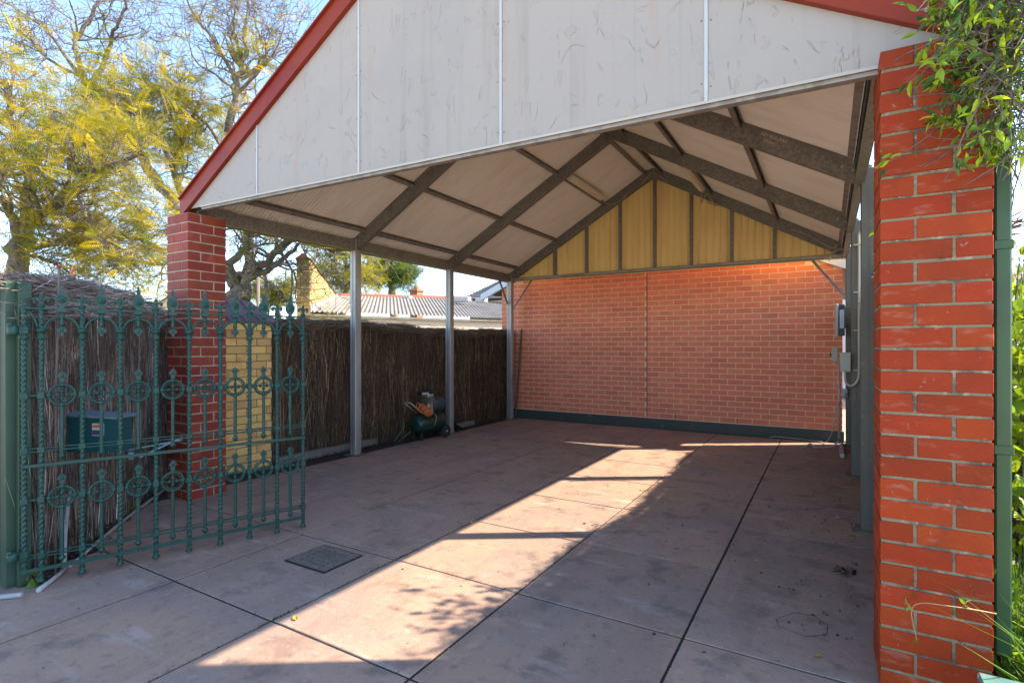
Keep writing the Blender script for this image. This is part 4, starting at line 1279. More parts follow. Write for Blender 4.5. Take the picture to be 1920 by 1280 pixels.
def lp2(p):
    # leaves thin out towards the bare top of the crown
    if p.z < 3.7: return .05
    if p.z < 5.0: return .32
    return max(0.03, min(.85, .95 - (p.z - 6.6) / 3.2))
make_tree('jacaranda_tree', 'large spreading tree behind the left pillar, bare branched at the top, leafy below', t2, 33,
          lp2, MT['bark_dark'], 3, (1.35, .85, .5), (4, 4, 3), YEL + GRN, 1.25, 2, jit=.36, rmin=.0075)
D3 = 32
t3 = [([U(740, 640, D3), U(735, 560, D3), U(730, 520, D3)], .3, .2, 0)] + [
    ([U(732, 530, D3), U(732 + a, 530 - b * .5, D3 + c), U(732 + a * 1.6, 530 - b, D3 + c)], .12, .04, 8) for a, b, c in ((-22, 35, 0), (18, 30, 1), (0, 50, -1), (26, 12, -1), (-30, 14, 1))]
make_tree('distant_tree', 'small round green tree far behind the corrugated roof, right of centre gap', t3, 5, lambda p: 1.0, MT['bark_dark'], 2, (.75, .5), (5, 5), [(.8, 1.3, 1.6), (1.1, 1.5, 1.3), (.6, .9, 1.2)], 1.1, 3)
D4 = 26
t4 = [([U(640, 640, D4), U(645, 560, D4), U(650, 530, D4)], .25, .16, 0)] + [
    ([U(648, 535, D4), U(648 + a, 535 - b * .5, D4 + c), U(648 + a * 1.7, 535 - b, D4 + c)], .10, .03, 7) for a, b, c in ((-28, 40, 0), (25, 40, 1), (0, 60, -1), (36, 15, -1), (-36, 12, 1))]
make_tree('distant_tree', 'sparse autumn tree behind the corrugated roof, left of the round green tree', t4, 6, lambda p: .45, MT['bark_dark'], 2, (.8, .5), (5, 5), [(2.8, 2.0, 1.4), (2.2, 2.2, 1.2), (3.4, 2.8, 1.0)], 1.4, 2)
D5 = 22
t5 = [([U(505, 660, D5), U(520, 600, D5), U(522, 560, D5)], .12, .08, 0)] + [
    ([U(522, 575, D5), U(522 + a, 560 - b * .5, D5), U(522 + a * 1.6, 565 - b, D5 + c)], .06, .02, 7) for a, b, c in ((-22, 40, 0), (16, 36, 1), (0, 20, -1), (-34, 10, -1))]
make_tree('garden_tree', 'low leafy tree between the red pillar and the yellow parapet wall', t5, 8, lambda p: .5, MT['bark_dark'], 2, (.5, .35), (5, 4), GRN, 1.2, 2)

# ---------------------------------------------------------------- neighbouring house with corrugated roof
nb = empty('neighbour_house', (-12, 13, 0), 'neighbouring cream house with weathered corrugated roof beyond the brush fence', 'house')
A = Vector((-11.9, 9.25, 2.29)); B = Vector((-8.4, 17.2, 2.29)); Cc = Vector((-11.6, 21.2, 3.45)); Dd = Vector((-17.7, 15.1, 3.45))
def corr_patch(A, B, Cc, Dd, pitch, amp, nu=6):
    Ln = (B - A).length; nc = int(Ln / pitch); n = nc * 6
    vs = []
    for i in range(n + 1):
        t = i / n; h = amp * math.cos(2 * math.pi * i / 6)
        p = A.lerp(B, t); q = Dd.lerp(Cc, t)
        for k in range(nu + 1):
            w = p.lerp(q, k / nu); vs.append((w.x, w.y, w.z + h))
    fs = [(i * (nu + 1) + k, (i + 1) * (nu + 1) + k, (i + 1) * (nu + 1) + k + 1, i * (nu + 1) + k + 1) for i in range(n) for k in range(nu)]
    return MB().add(vs, fs, True)
corr_patch(A, B, Cc, Dd, .13, .022).obj('roof', MT['corr_ext'], nb)
dir_e = (B - A).normalized(); ne = Vector((dir_e.y, -dir_e.x, 0))
MB().prism([(-.05, -.07), (.05, -.07), (.05, -.02), (-.05, -.02)][::-1], A + ne * .10 + Vector((0, 0, -.05)), B + ne * .10 + Vector((0, 0, -.05))).obj('gutter', MT['kerb'], nb)
MB().prism([(-.02, -.28), (.02, -.28), (.02, .0), (-.02, .0)][::-1], A + Vector((0, 0, -.12)), B + Vector((0, 0, -.12))).obj('fascia', MT['fascia'], nb)
MB().prism([(-.10, -.03), (.10, -.03), (.07, .10), (-.07, .10)][::-1], Dd, Cc).obj('ridge_tiles', MT['terracotta'], nb)
# wall below, yellow brick in courses joined as one piece
W = MB(); w0 = A - ne * .7; w1 = B - ne * .7
MB().prism([(-.05, -2.0), (.05, -2.0), (.05, 0), (-.05, 0)][::-1], w0 + Vector((0, 0, -.3)), w1 + Vector((0, 0, -.3))).obj('mortar', MT['mortar_dark'], nb)
Lw = (w1 - w0).length
ax = dir_e
for k in range(9):
    z = 1.98 - k * .086
    s_ = (k % 2) * .12
    while s_ < Lw - .24:
        p = w0 + ax * (s_ + .115); 
        Mx = Matrix.Translation((p.x, p.y, z)) @ Matrix.Rotation(math.atan2(ax.y, ax.x), 4, 'Z')
        W.box(-.115, .115, -.065, .03, -.038, .038, Mx)
        s_ += .24
setp(W.obj('bricks', MT['brick_yellow'], nb), kind='stuff')
for s_ in (2.6, 5.6, 7.4):
    p = A + ax * s_ - ne * .15
    m = MB().bbox(p.x - .09, p.x + .09, p.y - .09, p.y + .09, 0, 2.0, .01)
    m.bbox(p.x - .16, p.x + .16, p.y - .16, p.y + .16, 1.87, 1.93, .01)
    m.obj('verandah_post', MT['white'], nb)
# parapet
P0 = Vector((-11.99, 9.18, 0)); P1 = Vector((-17.9, 15.3, 0)); pd = (P1 - P0).normalized(); pn = Vector((-pd.y, pd.x, 0))
pl = MB(); Lp = (P1 - P0).length
rotz = math.atan2(pd.y, pd.x)
ztop0, ztop1 = 3.66, 3.42
MB().add([tuple(P0 + pd * .02 + Vector((0, 0, 0)) ), tuple(P1), tuple(P1 + Vector((0, 0, ztop1))), tuple(P0 + pd * .02 + Vector((0, 0, ztop0)))] +
         [tuple(P0 + pd * .02 - pn * .30), tuple(P1 - pn * .30), tuple(P1 - pn * .30 + Vector((0, 0, ztop1))), tuple(P0 + pd * .02 - pn * .30 + Vector((0, 0, ztop0)))],
         [(0, 1, 2, 3), (7, 6, 5, 4), (0, 3, 7, 4), (1, 5, 6, 2), (3, 2, 6, 7), (0, 4, 5, 1)]).obj('parapet_mortar', MT['mortar_dark'], nb)
for k in range(22):
    z = 3.60 - k * .086
    s_ = -.0 - (k % 2) * .12
    while s_ < Lp - .2:
        a = max(s_, 0)
        zl = z - .04 * 0
        if z < ztop0 + (ztop1 - ztop0) * a / Lp - .02:
            p = P0 + pd * ((a + s_ + .23) / 2)
            w = s_ + .23 - a
            Mx = Matrix.Translation((p.x, p.y, z)) @ Matrix.Rotation(rotz, 4, 'Z')
            if w > .03:
                pl.box(-w / 2, w / 2, -.008, .01, -.038, .038, Mx)
                pl.box(-w / 2, w / 2, -.31, -.292, -.038, .038, Mx)
        s_ += .24
    for (a, b) in (((-.305, -.165), (-.155, .005)) if k % 2 else ((-.305, -.235), (-.225, -.09), (-.08, .005))):
        Mx = Matrix.Translation((P0.x, P0.y, z)) @ Matrix.Rotation(rotz, 4, 'Z')
        pl.box(-.012, .02, a, b, -.038, .038, Mx)
setp(pl.obj('parapet_bricks', MT['parapet_brick'], nb), kind='stuff')
cpm = MB()
q0 = P0 - pd * .05 - pn * .15; q1 = P1 - pn * .15
cpm.prism([(-.20, 0), (.20, 0), (0, .16)][::-1], q0 + Vector((0, 0, ztop0 + .005)), q1 + Vector((0, 0, ztop1 + .005)))
cpm.obj('coping', MT['terracotta'], nb)
fm = MB()
for i in range(26):       # stepped flashing between parapet and roof
    t = i / 26; p = P0 + pd * (Lp * t) ; zr_ = 2.33 + 1.12 * t
    Mx = Matrix.Translation((p.x, p.y, zr_)) @ Matrix.Rotation(rotz, 4, 'Z')
    fm.box(0, .24, -.345, -.315, -.06, .13, Mx)
fm.obj('flashing', MT['white'], nb)
# chimney and vent
cpos = U(781, 556, 24.5)
chm = MB().bbox(cpos.x - .22, cpos.x + .22, cpos.y - .22, cpos.y + .22, 2.6, cpos.z + .34, .01)
chm.bbox(cpos.x - .27, cpos.x + .27, cpos.y - .27, cpos.y + .27, cpos.z + .22, cpos.z + .30, .01)
chm.lathe([(.10, .34), (.12, .40), (.09, .52)], (cpos.x, cpos.y, cpos.z), 10)
chm.obj('chimney', MT['terracotta'], nb)
for (u, v, D, s_) in ((762, 559, 22.5, .25), (903, 562, 20.5, .22), (865, 561, 21, .4)):
    p = U(u, v, D)
    vm = MB().bbox(p.x - s_, p.x + s_, p.y - .12, p.y + .12, p.z - .1, p.z + .08, .02)
    vm.obj('roof_vent', MT['white'], nb)

# dark tiled roof further away
fh = empty('tiled_house', (-13, 27, 0), 'far house with grey tiled roof showing between corrugated roof and carport post', 'house')
E0 = U(868, 556, 26); E1 = U(935, 527, 29); E2 = U(975, 520, 30); E3 = U(1010, 575, 25); E4 = U(905, 580, 24)
rowm = MB()
ridge0, ridge1 = E1, E1 + Vector((9, 1.5, 0)); eave0, eave1 = U(862, 562, 23), U(862, 562, 23) + Vector((10, 1.5, 0))
for k in range(14):
    t0, t1_ = k / 14, (k + 1) / 14
    a0 = eave0.lerp(ridge0, t0); a1 = eave1.lerp(ridge1, t0); b0 = eave0.lerp(ridge0, t1_); b1 = eave1.lerp(ridge1, t1_)
    up_ = Vector((0, 0, .05))
    rowm.add([a0 + up_, a1 + up_, b1, b0, a0, a1], [(0, 1, 2, 3), (4, 5, 1, 0)])
rowm.obj('tiled_roof', MT['greytile'], fh)
MB().add([eave0, ridge0, ridge0 + Vector((-3.5, 5, -1.6)), eave0 + Vector((-.5, 6, 0))], [(0, 1, 2, 3)]).obj('roof_side', MT['greytile'], fh)
MB().add([eave0 + Vector((.3, .3, -.05)), eave1 + Vector((.3, .3, -.05)), Vector((eave1.x + .3, eave1.y + .3, 0)), Vector((eave0.x + .3, eave0.y + .3, 0))], [(0, 3, 2, 1)]).obj('wall', MT['fascia'], fh)

# brown gabled roof behind the left pillar
bh = empty('garden_shed', (-14, 6.9, 0), 'small brown gabled roof behind the brush fence, left of the red pillar', 'shed')
c0 = U(325, 548, 13.0)
shm = MB()
for (a, b) in (((0, 0), (-.95, -.72)), ((0, 0), (1.3, -.72))):
    shm.add([(c0.x + a[0], c0.y, c0.z + a[1]), (c0.x + b[0] * .55, c0.y + b[0] * .8, c0.z + b[1]), (c0.x + b[0] * .55 - 3, c0.y + b[0] * .8 + 1.5, c0.z + b[1]), (c0.x - 3, c0.y + 1.5, c0.z)], [(0, 1, 2, 3)])
shm.obj('roof', MT['terracotta'], bh)
MB().add([(c0.x, c0.y, c0.z - .06), (c0.x - .45, c0.y - .66, c0.z - .66), (c0.x - .45, c0.y - .66, 0), (c0.x + .66, c0.y + .96, 0), (c0.x + .66, c0.y + .96, c0.z - .66)], [(0, 1, 2, 3, 4)]).obj('gable_wall', MT['fascia'], bh)

# poles beyond the fence
for (u, v0, v1, D, r, mt, lab) in ((135, 560, 500, 8.2, .035, 'terracotta', 'rusty brown pipe standing above the grey brush fence'),
                                   (484, 570, 520, 9.5, .03, 'timber', 'short dark pole above the purple metal cap in front of the tree trunk')):
    p = U(u, v1, D)
    m = MB().tube([(p.x, p.y, 0), (p.x, p.y, p.z)], r, 10)
    setp(m.obj('pole', MT[mt]), lab, 'pole')
# weatherboard house to the right rear
wb = empty('weatherboard_house', (1.5, 17, 0), 'white weatherboard house glimpsed between the right posts', 'house')
bm_ = MB().add([(0, 0, 0), (4.2, 0, 0), (4.2, .02, .16), (0, .02, .16), (0, .03, 0), (4.2, .03, 0)], [(0, 1, 2, 3), (4, 5, 1, 0)]).mesh('board', MT['weatherboard'])
for k in range(19):
    link('board', bm_, wb, loc=(.35 - 1.5, 0, .2 + k * .15))
MB().box(.3, 4.6, 17.04, 21, 0, 3.1).obj('wall', MT['greywhite'], wb)
MB().prism([(-.5, 0), (.5, 0), (.5, .18), (-.5, .18)][::-1], (.0, 16.9, 3.08), (5, 16.9, 3.08)).obj('eave', MT['greywhite'], wb)

# parked car behind the tree, its tail just in frame
car = empty('parked_car', (-13.9, 3.0, 0), 'white parked car half hidden behind the tree trunk at the left edge', 'car')
cb = MB()
prof = [(-2.1, .35), (2.1, .35), (2.15, .75), (2.0, .95), (1.2, 1.02), (.6, 1.42), (-1.2, 1.45), (-1.85, 1.05), (-2.15, .9)]
def carM(): return Matrix.Translation((-13.9, 3.0, 0)) @ Matrix.Rotation(math.radians(100), 4, 'Z')
cb.plate(prof, -.85, .85); cb.xf(carM()); cb.obj('body', MT['carpaint'], car)
gl = MB().plate([(-1.65, 1.06), (1.0, 1.06), (.5, 1.36), (-1.15, 1.39)], -.86, .86); gl.xf(carM()); gl.obj('window', MT['glass'], car)
for xx in (-1.35, 1.35):
    for yy in (-.80, .80):
        w = MB().lathe([(.2, -.1), (.32, -.1), (.33, 0), (.32, .1), (.2, .1)], n=18, M=carM() @ Matrix.Translation((xx, yy, .32)) @ Matrix.Rotation(math.radians(90), 4, 'X'))
        w.obj('wheel', MT['rubber'], car)
bmp = MB().bbox(-2.2, -2.0, -.8, .8, .3, .55, .03); bmp.xf(carM()); bmp.obj('bumper', MT['rubber'], car)

# ---------------------------------------------------------------- drain grate in floor
dg_ = empty('drain_grate', (-2.83, 2.37, 0), 'square cast iron drain grate set in the floor near the gate', 'drain')
def grate():
    m = MB(); cx, cy = -2.832, 2.372; hw = .178; hd = .148; zt = .006; zb = -.0
    n = 5; step_x = .05; step_y = .045
    # frame plate of bars leaving 5 x 5 slots
    xs = [cx - hw]; ys = [cy - hd]
    for i in range(n):
        xs += [cx - 2 * step_x + i * step_x - .010, cx - 2 * step_x + i * step_x + .010]
        ys += [cy - 2 * step_y + i * step_y - .008, cy - 2 * step_y + i * step_y + .008]
    xs.append(cx + hw); ys.append(cy + hd)
    for i in range(len(xs) - 1):
        for j in range(len(ys) - 1):
            if i % 2 == 1 and j % 2 == 1: continue
            m.add([(xs[i], ys[j], zt), (xs[i + 1], ys[j], zt), (xs[i + 1], ys[j + 1], zt), (xs[i], ys[j + 1], zt)], [(0, 1, 2, 3)])
    m.box(cx - hw, cx + hw, cy - hd, cy + hd, .0012, .0022)
    for i in range(24):           # raised studs
        for j in range(20):
            x = cx - hw + .008 + i * (2 * hw - .016) / 23; y = cy - hd + .008 + j * (2 * hd - .016) / 19
            if abs(x - cx) < .128 and abs(y - cy) < .105: continue
            m.add([(x - .003, y - .003, zt), (x + .003, y - .003, zt), (x + .003, y + .003, zt), (x - .003, y + .003, zt), (x, y, zt + .003)], [(0, 1, 4), (1, 2, 4), (2, 3, 4), (3, 0, 4)])
    return m
grate().obj('grate', MT['iron'], dg_)
fr = MB(); cx, cy = -2.832, 2.372
for (a, b, c, e) in ((-.19, .19, -.16, -.1485), (-.19, .19, .1485, .16), (-.19, -.1785, -.1485, .1485), (.1785, .19, -.1485, .1485)):
    fr.box(cx + a, cx + b, cy + c, cy + e, .001, .004)
fr.obj('frame', MT['black'], dg_)

# ---------------------------------------------------------------- air compressor
ac = empty('air_compressor', (-5.17, 6.28, 0), 'dark green wheeled air compressor beside the middle left post', 'compressor', rz=math.radians(86))
def aobj(m, name, material, parent=None):
    o = bpy.data.objects.new(name, m.mesh(name, material)); C.objects.link(o); o.parent = parent or ac; return o
# local x = tank axis (+x = wheel end), y = sideways (-y towards driveway after rotation)
TM = Matrix.Translation((0, 0, .235)) @ Matrix.Rotation(math.radians(90), 4, 'Y')
tk = aobj(MB().lathe([(.001, -.31), (.06, -.305), (.10, -.285), (.127, -.25), (.135, -.21), (.135, .21), (.127, .25), (.10, .285), (.06, .305), (.001, .31)], n=24, M=TM), 'tank', MT['tank'])
wl = MB()
for sy in (-1, 1):
    M_ = Matrix.Translation((.20, sy * .16, .095)) @ Matrix.Rotation(math.radians(90), 4, 'X')
    w = aobj(MB().lathe([(.05, -.022), (.085, -.022), (.095, -.012), (.095, .012), (.085, .022), (.05, .022)], n=20, M=M_), 'wheel', MT['rubber'])
    h = MB().lathe([(.018, -.027), (.018, .027)], n=10, M=M_)
    for k in range(5):
        M2 = M_ @ Matrix.Rotation(k * math.tau / 5, 4, 'Z')
        h.box(.01, .055, -.006, .006, -.014, .014, M2)
    aobj(h, 'hub', MT['silver'], w)
aobj(MB().tube([(.20, -.17, .095), (.20, .17, .095)], .008, 8), 'axle', MT['black'])
ft = MB()
for sy in (-.08, .08): ft.lathe([(.022, 0), (.026, .03), (.018, .12)], (-.24, sy, 0), 10)
aobj(ft, 'foot', MT['rubber'])
aobj(MB().bbox(-.18, .22, -.07, .07, .362, .378, .004), 'platform', MT['tank'])
# motor (large grey cowled end towards +x), pump, head
MM = Matrix.Translation((.15, 0, .50)) @ Matrix.Rotation(math.radians(90), 4, 'Y')
mo = MB().lathe([(.07, -.12), (.10, -.11), (.115, -.08), (.118, .06), (.10, .11), (.07, .125)], n=18, M=MM)
for k in range(7): mo.ring((.06 + k * .026, 0, .50), .119, .004, 18, 5, axis='x')
aobj(mo, 'motor', MT['darkgrey'])
pu = MB().bbox(-.075, .035, -.06, .06, .378, .53, .012)
for k in range(6): pu.bbox(-.085, .045, -.072, .072, .52 + k * .017, .527 + k * .017, .001)
pu.bbox(-.08, .04, -.065, .065, .62, .665, .008)
aobj(pu, 'pump', MT['silver'])
fi = MB().lathe([(.05, 0), (.055, .01), (.055, .05), (.045, .06)], (.0, .0, .665), 16)
fi.bbox(-.20, -.05, -.05, .05, .655, .70, .01)
aobj(fi, 'air_filter', MT['black'])
aobj(MB().bbox(-.205, -.07, -.056, -.051, .663, .692, .001), 'nameplate', MT['labelwhite'])
sw = MB().bbox(-.16, -.10, -.045, .045, .378, .56, .008); sw.bbox(-.165, -.095, -.02, .02, .56, .585, .006)
aobj(sw, 'pressure_switch', MT['darkgrey'])
for gx in (-.19, -.05):
    M_ = Matrix.Translation((gx, -.07, .46)) @ Matrix.Rotation(math.radians(90), 4, 'X')
    aobj(MB().lathe([(.022, 0), (.022, .016), (.018, .018)], n=14, M=M_), 'gauge', MT['silver'])
hd = MB()
for sy in (-.07, .07): hd.tube([(-.14, sy, .36), (-.30, sy, .46), (-.44, sy, .56)], .009, 8)
hd.tube([(-.44, -.07, .56), (-.455, 0, .575), (-.44, .07, .56)], .009, 8)
aobj(hd, 'handle', MT['silver'])
aobj(MB().tube([(-.02, -.11, .39), (.0, -.15, .33), (-.01, -.155, .27), (-.05, -.15, .2)], .004, 6), 'delivery_pipe', MT['silver'])
# coiled orange hose hung on the handle: a thing of its own
hs = MB(); rs = random.Random(2)
pts = []
for i in range(150):
    t = i / 149; a = t * 2 * math.pi * 8
    pts.append(Vector((-.30 + t * .20 + .045 * math.cos(a), -.09 + .03 * math.sin(a * .5 + 1), .50 - t * .10 + .06 * math.sin(a))))
hs.tube(pts, .0065, 6)
for k in range(4):
    hs.ring((-.16 + k * .012, -.125 - k * .006, .405 + k * .006), .052 + .006 * (k % 2), .0065, 18, 6)
hs.xf(Matrix.Translation(ac.location) @ Matrix.Rotation(math.radians(86), 4, 'Z'))
setp(hs.obj('air_hose', MT['hose']), 'coiled orange air hose hung on the handle of the compressor', 'hose')
# little dark dustpan shape and twigs beside it
dp = MB().add([(-5.33, 6.86, .0), (-5.12, 6.95, .0), (-5.10, 7.14, .0), (-5.31, 7.10, .0), (-5.36, 6.86, .10), (-5.34, 7.10, .13)], [(0, 1, 2, 3), (0, 3, 5, 4), (3, 2, 5)])
setp(dp.obj('dustpan', MT['black']), 'black dustpan lying at the fence foot behind the middle left post', 'dustpan')
for i, (a, b) in enumerate((((-5.36, 5.72, .0), (-5.28, 5.86, .22)), ((-5.34, 5.80, .0), (-5.22, 5.92, .14)))):
    setp(MB().tube([a, b], .006, 5).obj('stick', MT['kerb']), ('longer' if i == 0 else 'shorter') + ' pale stick propped against the fence left of the compressor', 'stick')

# ---------------------------------------------------------------- lights on the roof underside
def batten(x, y0, y1, label, side):
    zc = rz(x) - .035
    a = math.atan(SL) * (1 if side < 0 else -1)
    root = empty('fluorescent_light', (x, (y0 + y1) / 2, zc), label, 'light', 'fluorescent battens under the carport roof')
    Mx = Matrix.Translation((x, (y0 + y1) / 2, zc)) @ Matrix.Rotation(-a, 4, 'Y')
    h = (y1 - y0) / 2
    MB().bbox(-.045, .045, -h, h, -.02, .025, .004, Mx).obj('housing', MT['beige'], root)
    m = MB()
    prof = [(-.055, -.024), (-.048, -.065), (-.02, -.085), (.02, -.085), (.048, -.065), (.055, -.024)]
    n = len(prof)
    vs = [Mx @ Vector((px, yy, pz)) for yy in (-h, h) for px, pz in prof]
    m.add(vs, [(i, i + 1, n + i + 1, n + i) for i in range(n - 1)] + [tuple(range(n)), tuple(range(n, 2 * n))[::-1]])
    m.obj('diffuser', MT['diffuser'], root)
batten(-3.20, 6.98, 8.22, 'long fluorescent batten under the left roof slope', -1)
batten(-1.62, 7.15, 8.40, 'long fluorescent batten under the right roof slope', 1)
def cable(label, pts, r=.007, mt='beige', name='cable'):
    m = MB().tube(smooth_path([Vector(p) for p in pts], 6), r, 6)
    return setp(m.obj(name, MT[mt]), label, 'cable')
cable('short grey cable from the left roof light to the rear rafter', [(-3.20, 8.22, rz(-3.2) - .08), (-3.12, 8.45, rz(-3.2) - .14), (-2.98, 8.60, rz(-3.0) - .18), (-2.88, 8.62, rz(-2.88) - .14)])
cable('grey cable arched over the top of the centre stud', [(-2.62, 8.60, rz(-2.62) - .17), (-2.45, 8.58, RZ - .13), (-2.30, 8.58, rz(-2.30) - .12), (-2.2, 8.60, rz(-2.2) - .18)])
cable('looped grey cable below the right roof light', [(-1.62, 8.38, rz(-1.62) - .06), (-1.66, 8.45, rz(-1.6) - .26), (-1.58, 8.50, rz(-1.6) - .12), (-1.50, 8.55, rz(-1.5) - .20), (-1.46, 8.60, rz(-1.46) - .22), (-1.60, 8.60, rz(-1.6) - .22)])
cable('grey cable looping down from the rear rafter to the far right post', [(-.45, 8.58, rz(-.45) - .10), (-.25, 8.56, rz(-.25) + .0 - .10), (.05, 8.56, rz(.05) - .02 - .12), (.12, 8.57, 2.78)])
cable('pale conduit bend at the top of the far right post', [(.02, 8.56, 2.56), (.05, 8.56, 2.66), (.13, 8.57, 2.70), (.19, 8.58, 2.70)], .011)

# ---------------------------------------------------------------- electrical gear at the right posts
iv = empty('inverter', (.16, 8.50, 1.5), 'flat white and black inverter unit on the far right post', 'inverter')
MB().bbox(.085, .125, 8.40, 8.60, 1.50, 1.95, .008).obj('cover', MT['beige'], iv)
MB().bbox(.127, .200, 8.42, 8.60, 1.52, 1.94, .004).obj('side_panel', MT['navy'], iv)
MB().box(.140, .188, 8.417, 8.4195, 1.62, 1.87).obj('data_label', MT['labelwhite'], iv)
MB().bbox(.205, .275, 8.560, 8.612, 1.62, 1.92, .003).obj('back_plate', MT['mortar_grey'], iv)
jb = empty('junction_box', (.17, 6.70, 1.11), 'grey junction box on the second right post, fed by the bent conduit', 'junction box')
MB().bbox(.115, .213, 6.66, 6.73, 1.11, 1.315, .006).obj('box', MT['beige'], jb)
MB().bbox(.119, .209, 6.652, 6.659, 1.115, 1.31, .003).obj('lid', MT['beige'], jb)
ib = empty('isolator_switch', (.09, 8.50, 1.17), 'small beige isolator box left of the junction box', 'switch')
MB().bbox(.045, .125, 8.42, 8.58, 1.17, 1.37, .008).obj('box', MT['beige'], ib)
MB().bbox(.028, .044, 8.46, 8.54, 1.24, 1.29, .004).obj('rotary_knob', MT['black'], ib)
cnd = MB().tube(smooth_path([Vector(p) for p in ((.335, 6.69, 2.60), (.285, 6.69, 2.56), (.285, 6.70, 2.40), (.285, 6.70, 1.8), (.285, 6.70, 1.15), (.27, 6.69, 1.02), (.22, 6.69, .965), (.17, 6.69, .99), (.160, 6.69, 1.06), (.160, 6.69, 1.11))], 5), .013, 10)
for zc in (2.45, 1.95, 1.55, 1.13):
    cnd.bbox(.235, .305, 6.683, 6.72, zc - .008, zc + .008, .002)
setp(cnd.obj('conduit_pipe', MT['beige']), 'grey conduit running down the second right post with a U bend into the junction box', 'conduit')
cnd = MB().tube([(.135, 8.52, 1.15), (.135, 8.52, .12)], .016, 10)
for zc in (.62, .40, .85): cnd.lathe([(.02, 0), (.02, .025)], (.135, 8.52, zc), 10)
setp(cnd.obj('conduit_pipe', MT['beige']), 'straight pale conduit down the far right post to the floor', 'conduit')
skt = empty('power_socket', (.16, 8.53, .68), 'round white plug in a power socket low on the far right post', 'socket')
MB().bbox(.16, .235, 8.55, 8.612, .68, .80, .006).obj('faceplate', MT['white'], skt)
MB().lathe([(.026, 0), (.03, .01), (.03, .05), (.02, .06)], n=12, M=Matrix.Translation((.185, 8.55, .73)) @ Matrix.Rotation(math.radians(90), 4, 'X')).obj('plug', MT['white'], skt)
cable('white twin flex hanging from the plug and trailing across the floor at the wall', [(.185, 8.49, .70), (.12, 8.47, .60), (.09, 8.46, .45), (.05, 8.50, .2), (-.02, 8.72, .03), (-.12, 8.82, .02), (-.3, 8.86, .02), (-.55, 8.88, .025), (-.68, 8.86, .03), (-.75, 8.82, .012)], .006, 'beige')
cable('loose pale cable looping on the floor by the far right post', [(.13, 8.45, .10), (.06, 8.42, .03), (-.04, 8.36, .012), (-.14, 8.30, .012), (-.20, 8.34, .05), (-.25, 8.28, .02), (-.30, 8.20, .008)], .010, 'beige')
bo = MB().bbox(.13, .18, 7.75, 8.50, .0, .05, .006)
setp(bo.obj('cable_trunking', MT['beige']), 'pale length of trunking lying along the floor between the right posts', 'trunking')
MB_ = MB().bbox(.19, .33, 7.6, 8.55, .30, 1.50, .01)

# rusty nail stubs etc.
# ---------------------------------------------------------------- downpipe and green box by right pillar
dpz = MB()
X0 = .545
dpz.bbox(X0 - .002, X0 + .048, 2.66, 2.76, .22, 2.62, .006)
dp = empty('downpipe', (X0 + .02, 2.71, .2), 'dark green rectangular downpipe on the outer side of the right pillar', 'downpipe')
dpz.obj('pipe', MT['downpipe'], dp)
for zc in (2.16, 1.75, .98): MB().bbox(X0 - .006, X0 + .053, 2.655, 2.765, zc, zc + .035, .003).obj('collar', MT['downpipe'], dp)
gb = empty('meter_box', (.62, 2.28, 0), 'green painted metal box with scratched lid at the foot of the right pillar', 'box')
MB().bbox(.445, .92, 2.10, 2.315, -.02, .275, .006).obj('body', MT['opener'], gb)
MB().bbox(.430, .94, 2.085, 2.33, .277, .300, .005).obj('lid', MT['boxgreen'], gb)

# ---------------------------------------------------------------- vine, shrubs and grasses on the right
def leafy(name, label, cat, stems, n_leaf, size, tints, seed, spread=.03, roll=.8, stem_mat='bark', stuff=True, dirbias=(0, 0, -.2)):
    """stems: list of (points, r0, r1); leaves sit along them"""
    rs = np.random.RandomState(seed)
    root = empty(name, stems[0][0][0], label, cat)
    m = MB()
    P = []; Dv = []
    for pts, r0, r1, dens in stems:
        sp_ = smooth_path([Vector(p) for p in pts], 4)
        k = len(sp_)
        m.tube(sp_, [r0 + (r1 - r0) * i / (k - 1) for i in range(k)], 5, cap=False)
        for i in range(int(dens)):
            t = rs.uniform(.2, 1) * (k - 1); i0 = int(min(t, k - 2))
            p = sp_[i0].lerp(sp_[i0 + 1], t - i0); dd = (sp_[i0 + 1] - sp_[i0]).normalized()
            P.append(tuple(p + Vector(tuple(rs.normal(0, spread, 3))))); Dv.append(tuple(np.array(dd) * .7 + rs.normal(0, .7, 3) + np.array(dirbias)))
    m.obj('stems', MT[stem_mat], root)
    P = np.array(P); Dv = np.array(Dv); n = len(P)
    tn = np.array(tints)[rs.randint(0, len(tints), n)] * rs.uniform(.7, 1.35, (n, 1))
    Vb, Fb = leaf_mesh_arrays(*size)
    V, F, T = instance(Vb, Fb, P, Dv, rs.uniform(.55, 1.25, n), tn, rs, roll)
    setp(link('leaves', np_mesh('leaves', V, F, MT['leaf_vine'], T), root), kind='stuff')
    return root
VT = [(2.0, 1.9, 1.0), (3.2, 2.5, .9), (3.6, 3.0, .9), (.55, .8, 1.3), (2.4, 1.9, .9), (.8, 1.0, 1.4)]
rs = random.Random(15)
stems = []
# dense tangle above the pillar and downpipe
for i in range(260):
    a = U(rs.uniform(1845, 2060), rs.uniform(-200, 170), rs.uniform(1.7, 2.08))
    b = a + Vector((rs.gauss(-.02, .10), rs.gauss(0, .16), rs.gauss(-.06, .12)))
    c = b + Vector((rs.gauss(-.02, .07), rs.gauss(0, .12), rs.gauss(-.06, .09)))
    stems.append(([a, b, c], rs.uniform(.0015, .004), .001, rs.randint(4, 13)))
